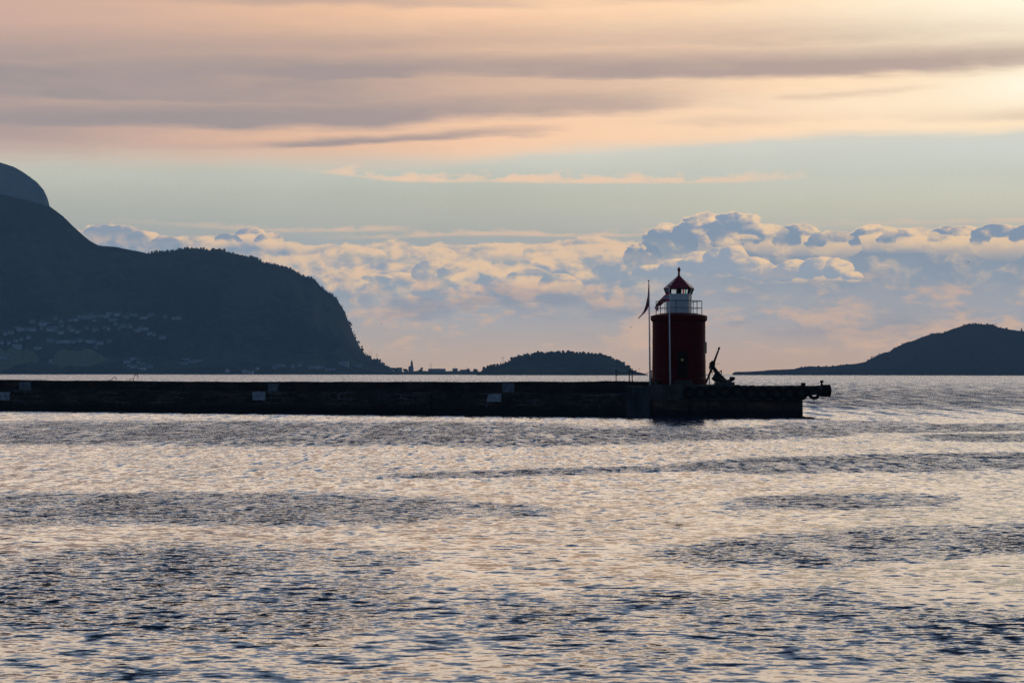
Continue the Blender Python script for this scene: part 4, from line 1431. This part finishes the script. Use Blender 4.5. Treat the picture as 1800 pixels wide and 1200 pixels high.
fluke([(1250.3, 664), (1253.5, 662.5), (1255.5, 657), (1258.5, 653), (1262, 655), (1266, 662), (1266.5, 669), (1262, 672.5), (1256.5, 671.5), (1252.5, 667.5)], -1.0, .13)
fluke([(1282, 662.5), (1286, 661.8), (1290.5, 662), (1293, 665), (1290, 668.5), (1286.5, 671), (1283, 671), (1282.5, 667)], .9, .13)
bm = bmesh.new()
v = [(1255, 672.0), (1291.5, 671.5), (1291.5, 678), (1255, 678)]
P = [A_(a, b, -1.2) for a, b in v]; Q = [A_(a, b, 1.4) for a, b in v]
A1 = [bm.verts.new(p) for p in P]; B1 = [bm.verts.new(p) for p in Q]
bm.faces.new(A1); bm.faces.new(B1[::-1])
for k in range(4): bm.faces.new((A1[k], A1[(k + 1) % 4], B1[(k + 1) % 4], B1[k]))
obj('base_block', bm, M['concrete'], an)
# loose chain heaped over the shank
bm = bmesh.new()
random.seed(8)
pts = [A_(1250, 650), A_(1252, 655, .1), A_(1255, 652, .2), A_(1258, 656, .1), A_(1262, 660, -.2), A_(1266, 652.5, -.2), A_(1268, 651, 0), A_(1268.3, 656, .2), A_(1266, 662, .2), A_(1271, 660.5, 0), A_(1272, 664, .1)]
tube(bm, pts, .05, 6); obj('chain', bm, M['iron'], an)

# ------------------------------------------------------------------ grass tufts on the wall tops
bm = bmesh.new()
random.seed(21)
IW = Matrix.Translation(ORG) @ Matrix.Rotation(PANG, 4, 'Z')
for _ in range(900):
    if random.random() < .6:
        x = wall_x(random.uniform(-40, 1140)) if False else random.uniform(25, PL)
        b = IW @ Vector((x, 2.15 + random.uniform(0, 1.2), crest(x) - .03)); h = random.uniform(.04, .16) * (1.4 if x > PL - 6 else 1)
    else:
        b = Vector((qx(random.uniform(1296, 1442)), QF + random.uniform(.1, 1.0), QZ - .02)); h = random.uniform(.05, .2)
    d = Vector((random.uniform(-.06, .06), random.uniform(-.05, .05), h)); s_ = Vector((.012, 0, 0))
    bm.faces.new([bm.verts.new(b - s_), bm.verts.new(b + s_), bm.verts.new(b + d)])
tag(obj('grass', bm, M['grass']), 'sparse dry grass growing along the tops of the walls', 'grass', kind='stuff')


# ------------------------------------------------------------------ gulls
def gull_mesh():
    bm = bmesh.new()
    tube(bm, [(0, -.22, 0), (0, -.12, .01), (0, .02, .02), (0, .16, .0), (0, .30, -.01)], [.02, .055, .075, .05, .01], 8)
    for s_ in (-1, 1):
        L = [(s_ * .05, -.08, .02), (s_ * .28, -.12, .16), (s_ * .62, .04, .06)]
        T = [(s_ * .05, .10, .02), (s_ * .28, .06, .15), (s_ * .62, .06, .05)]
        a = [bm.verts.new(p) for p in L]; b = [bm.verts.new(p) for p in T]
        up = [bm.verts.new(Vector(p) + Vector((0, 0, .02))) for p in L]; ub = [bm.verts.new(Vector(p) + Vector((0, 0, .015))) for p in T]
        for k in range(2):
            bm.faces.new((a[k], a[k + 1], b[k + 1], b[k])); bm.faces.new((up[k], up[k + 1], ub[k + 1], ub[k]))
            bm.faces.new((a[k], a[k + 1], up[k + 1], up[k])); bm.faces.new((b[k], b[k + 1], ub[k + 1], ub[k]))
    me = bpy.data.meshes.new('gull')
    bmesh.ops.recalc_face_normals(bm, faces=bm.faces); bm.to_mesh(me); bm.free(); me.materials.append(M['gull'])
    return me


GM = gull_mesh()
for px, py, Y, rz, lab in ((1109, 575.5, 330, .4, 'gull flying low just left of the red tower'), (1702, 461, 420, 1.2, 'gull high in the sky over the right headland'),
                           (620, 529, 380, -.5, 'gull flying beside the steep mountain face'), (670, 568.5, 600, .8, 'tiny far gull between the mountain face and the spit'),
                           (707.5, 615.5, 420, .2, 'gull flying just above the church on the spit'), (1262, 640, 330, -.3, 'gull flying just right of the anchor stock')):
    o = bpy.data.objects.new('gull', GM); COL.objects.link(o)
    o.location = at(px, py, Y); o.rotation_euler = (random.uniform(-.2, .2), random.uniform(-.5, .5), rz); o.scale = (.62,) * 3
    tag(o, lab, 'gull', 'gulls in flight')


# ------------------------------------------------------------------ water
def water_mat():
    global NT
    mt = bpy.data.materials.new('sea_water')
    mt.use_nodes = True
    NT = mt.node_tree
    bs = NT.nodes['Principled BSDF']
    bs.inputs['Base Color'].default_value = (0.008, 0.018, 0.036, 1)
    bs.inputs['Roughness'].default_value = 0.06
    bs.inputs['IOR'].default_value = 1.333
    g = NT.nodes.new('ShaderNodeNewGeometry')
    x, y, z = sep(S(g.outputs['Position']))
    at_ = NT.nodes.new('ShaderNodeAttribute'); at_.attribute_name = 'ruffle'
    ruf = S(at_.outputs['Fac'])
    brk = noise(xyz(x * .25, y * .10, 0.0), 1.0, 5.0, 0.6)
    ruf = clamp01(ss(ruf + (brk - .5) * 0.6, 0.25, 0.90))
    # drifting long ripples, wind ripples and fine capillaries as slope fields
    a = noise(xyz(x * .60, y * 1.0, 2.0), 1.0, 2.0, 0.5, color=True)
    b = noise(xyz(x * 2.1, y * 3.0, 5.0), 1.0, 3.0, 0.55, color=True)
    c = noise(xyz(x * 4.2, y * 6.5, 7.0), 1.0, 3.0, 0.55, color=True)
    ax, ay, _ = sep(a); bx, by, _ = sep(b); cx, cy, _ = sep(c)
    k1 = ruf * 0.12 + 0.10
    k2 = ruf * 0.62 + 0.28
    k3 = ruf * 1.20 + 0.14
    # farther off only the wave crests show, so the ripples read as longer runs away from the eye
    far1 = noise(xyz(x * 2.0, y * .30, 19.0), 1.0, 3.0, 0.6)
    far2 = noise(xyz(x * .75, y * .05, 23.0), 1.0, 4.0, 0.65)
    w1 = ss(y, 38.0, 90.0); w2 = ss(y, 130.0, 260.0)
    far = (m('MAXIMUM', far1 - .44, 0.0) * w1 * (ruf * 0.55 + 0.42) * (1.0 - w2) + m('MAXIMUM', far2 - .42, 0.0) * w2 * ss(y, 450.0, 1500.0, 1.45, 0.55)) * 1.25
    crest = m('MAXIMUM', by - 0.57, 0.0) * 1.1 + m('MAXIMUM', cy - 0.60, 0.0) * 0.5
    gust = ln(noise(xyz(x * .55, y * .15, 11.0), 1.0, 3.0, 0.55), 0.32, 0.68, 0.45, 1.55)
    gust = gust * (1.0 + ln(noise(xyz(x * .42, y * .035, 15.0), 1.0, 4.0, 0.6), 0.32, 0.68, -0.65, 0.65) * ss(y, 30.0, 110.0, 0.3, 1.0))
    k2 = k2 * gust; k3 = k3 * gust
    sx = (ax - .5) * k1 * .6 + (bx - .5) * k2 * .7 + (cx - .5) * k3 * .8
    sy = (ay - .5) * k1 + (by - .5) * k2 + (cy - .5) * k3 + crest + far + (ruf * 0.070 * gust + 0.070)
    n = NT.nodes.new('ShaderNodeVectorMath'); n.operation = 'NORMALIZE'
    put(n.inputs[0], xyz(sx, -sy, 1.0))
    NT.links.new(n.outputs[0], bs.inputs['Normal'])
    return mt


Yr = np.concatenate([np.arange(9, 20, .5), np.arange(20, 60, .25), np.geomspace(60, 400, 260), np.geomspace(405, 12500, 60)])
sc_ = np.linspace(-1, 1, 301)
WP = np.zeros((len(Yr), len(sc_), 3))
WP[..., 1] = Yr[:, None]
WP[..., 0] = sc_[None, :] * (Yr[:, None] * .42 + 14)
water = grid_mesh('water', WP, water_mat())
tag(water, 'rippled harbour water with wind-ruffled dark bands', kind='structure')
# wind-ruffled bands lying on the water: centre, half length, half depth, strength, skew
X_, Y_ = WP[..., 0].ravel(), WP[..., 1].ravel()
PXv = 900 + FPX * X_ / Y_
PYv = 655.5 + FPX * CAM_H / Y_
ruf = np.zeros_like(X_)
for cx, cy, hw, hh, st, sk in [
        (450, 762, 700, 22, 1, 0.0), (1000, 768, 260, 16, .9, -.03), (1350, 760, 180, 14, .8, -.03), (1700, 750, 230, 8, .9, -.02), (1760, 768, 160, 8, .9, 0),
        (1000, 828, 380, 7, .8, -.03), (1600, 812, 420, 16, 1, -.02), (300, 895, 560, 30, 1, .0), (760, 892, 240, 14, 1, .03),
        (1470, 880, 215, 14, 1, -.02), (1560, 955, 360, 32, .95, -.05), (1350, 975, 260, 24, .7, 0), (200, 1000, 460, 44, .72, -.05), (560, 985, 240, 20, .6, -.03),
        (350, 1060, 620, 66, .74, 0), (820, 1075, 420, 44, .68, .05), (1250, 1075, 340, 50, .66, 0), (1560, 1110, 460, 60, .68, 0), (1000, 1120, 340, 34, .6, 0), (1300, 1160, 260, 30, .58, 0),
        (1650, 700, 320, 18, .75, 0), (1500, 745, 160, 8, .7, 0)]:
    dx = (PXv - cx) / hw; dy = (PYv - cy - sk * (PXv - cx)) / hh
    d = np.maximum(np.abs(dx) ** 3, 0) + np.abs(dy) ** 2.2
    ruf = np.maximum(ruf, st * np.clip(1.25 - d * .75, 0, 1))
ruf = np.maximum(ruf, np.interp(PYv, [900, 1000, 1100, 1200], [0, .30, .44, .46]))
ruf = np.where(PYv < 668, 0.55, ruf)
ruf = ruf * np.interp(PYv, [900, 1050], [1.0, .9])
at_ = water.data.attributes.new('ruffle', 'FLOAT', 'POINT')
at_.data.foreach_set('value', ruf.astype(np.float32))

# ------------------------------------------------------------------ sea haze
hz = bpy.data.materials.new('sea_haze')
hz.use_nodes = True
NT = hz.node_tree
NT.nodes.clear()
pv = NT.nodes.new('ShaderNodeVolumePrincipled')
pv.inputs['Color'].default_value = (0.36, 0.66, 1.0, 1)
pv.inputs['Density'].default_value = 0.00007
ho = NT.nodes.new('ShaderNodeOutputMaterial')
NT.links.new(pv.outputs[0], ho.inputs['Volume'])
bm = bmesh.new(); box(bm, (-6500, -400, -4), (6500, 13200, 900))
haze = obj('haze', bm, hz)
tag(haze, 'thin blue evening sea haze over the fjord', 'haze', kind='stuff')
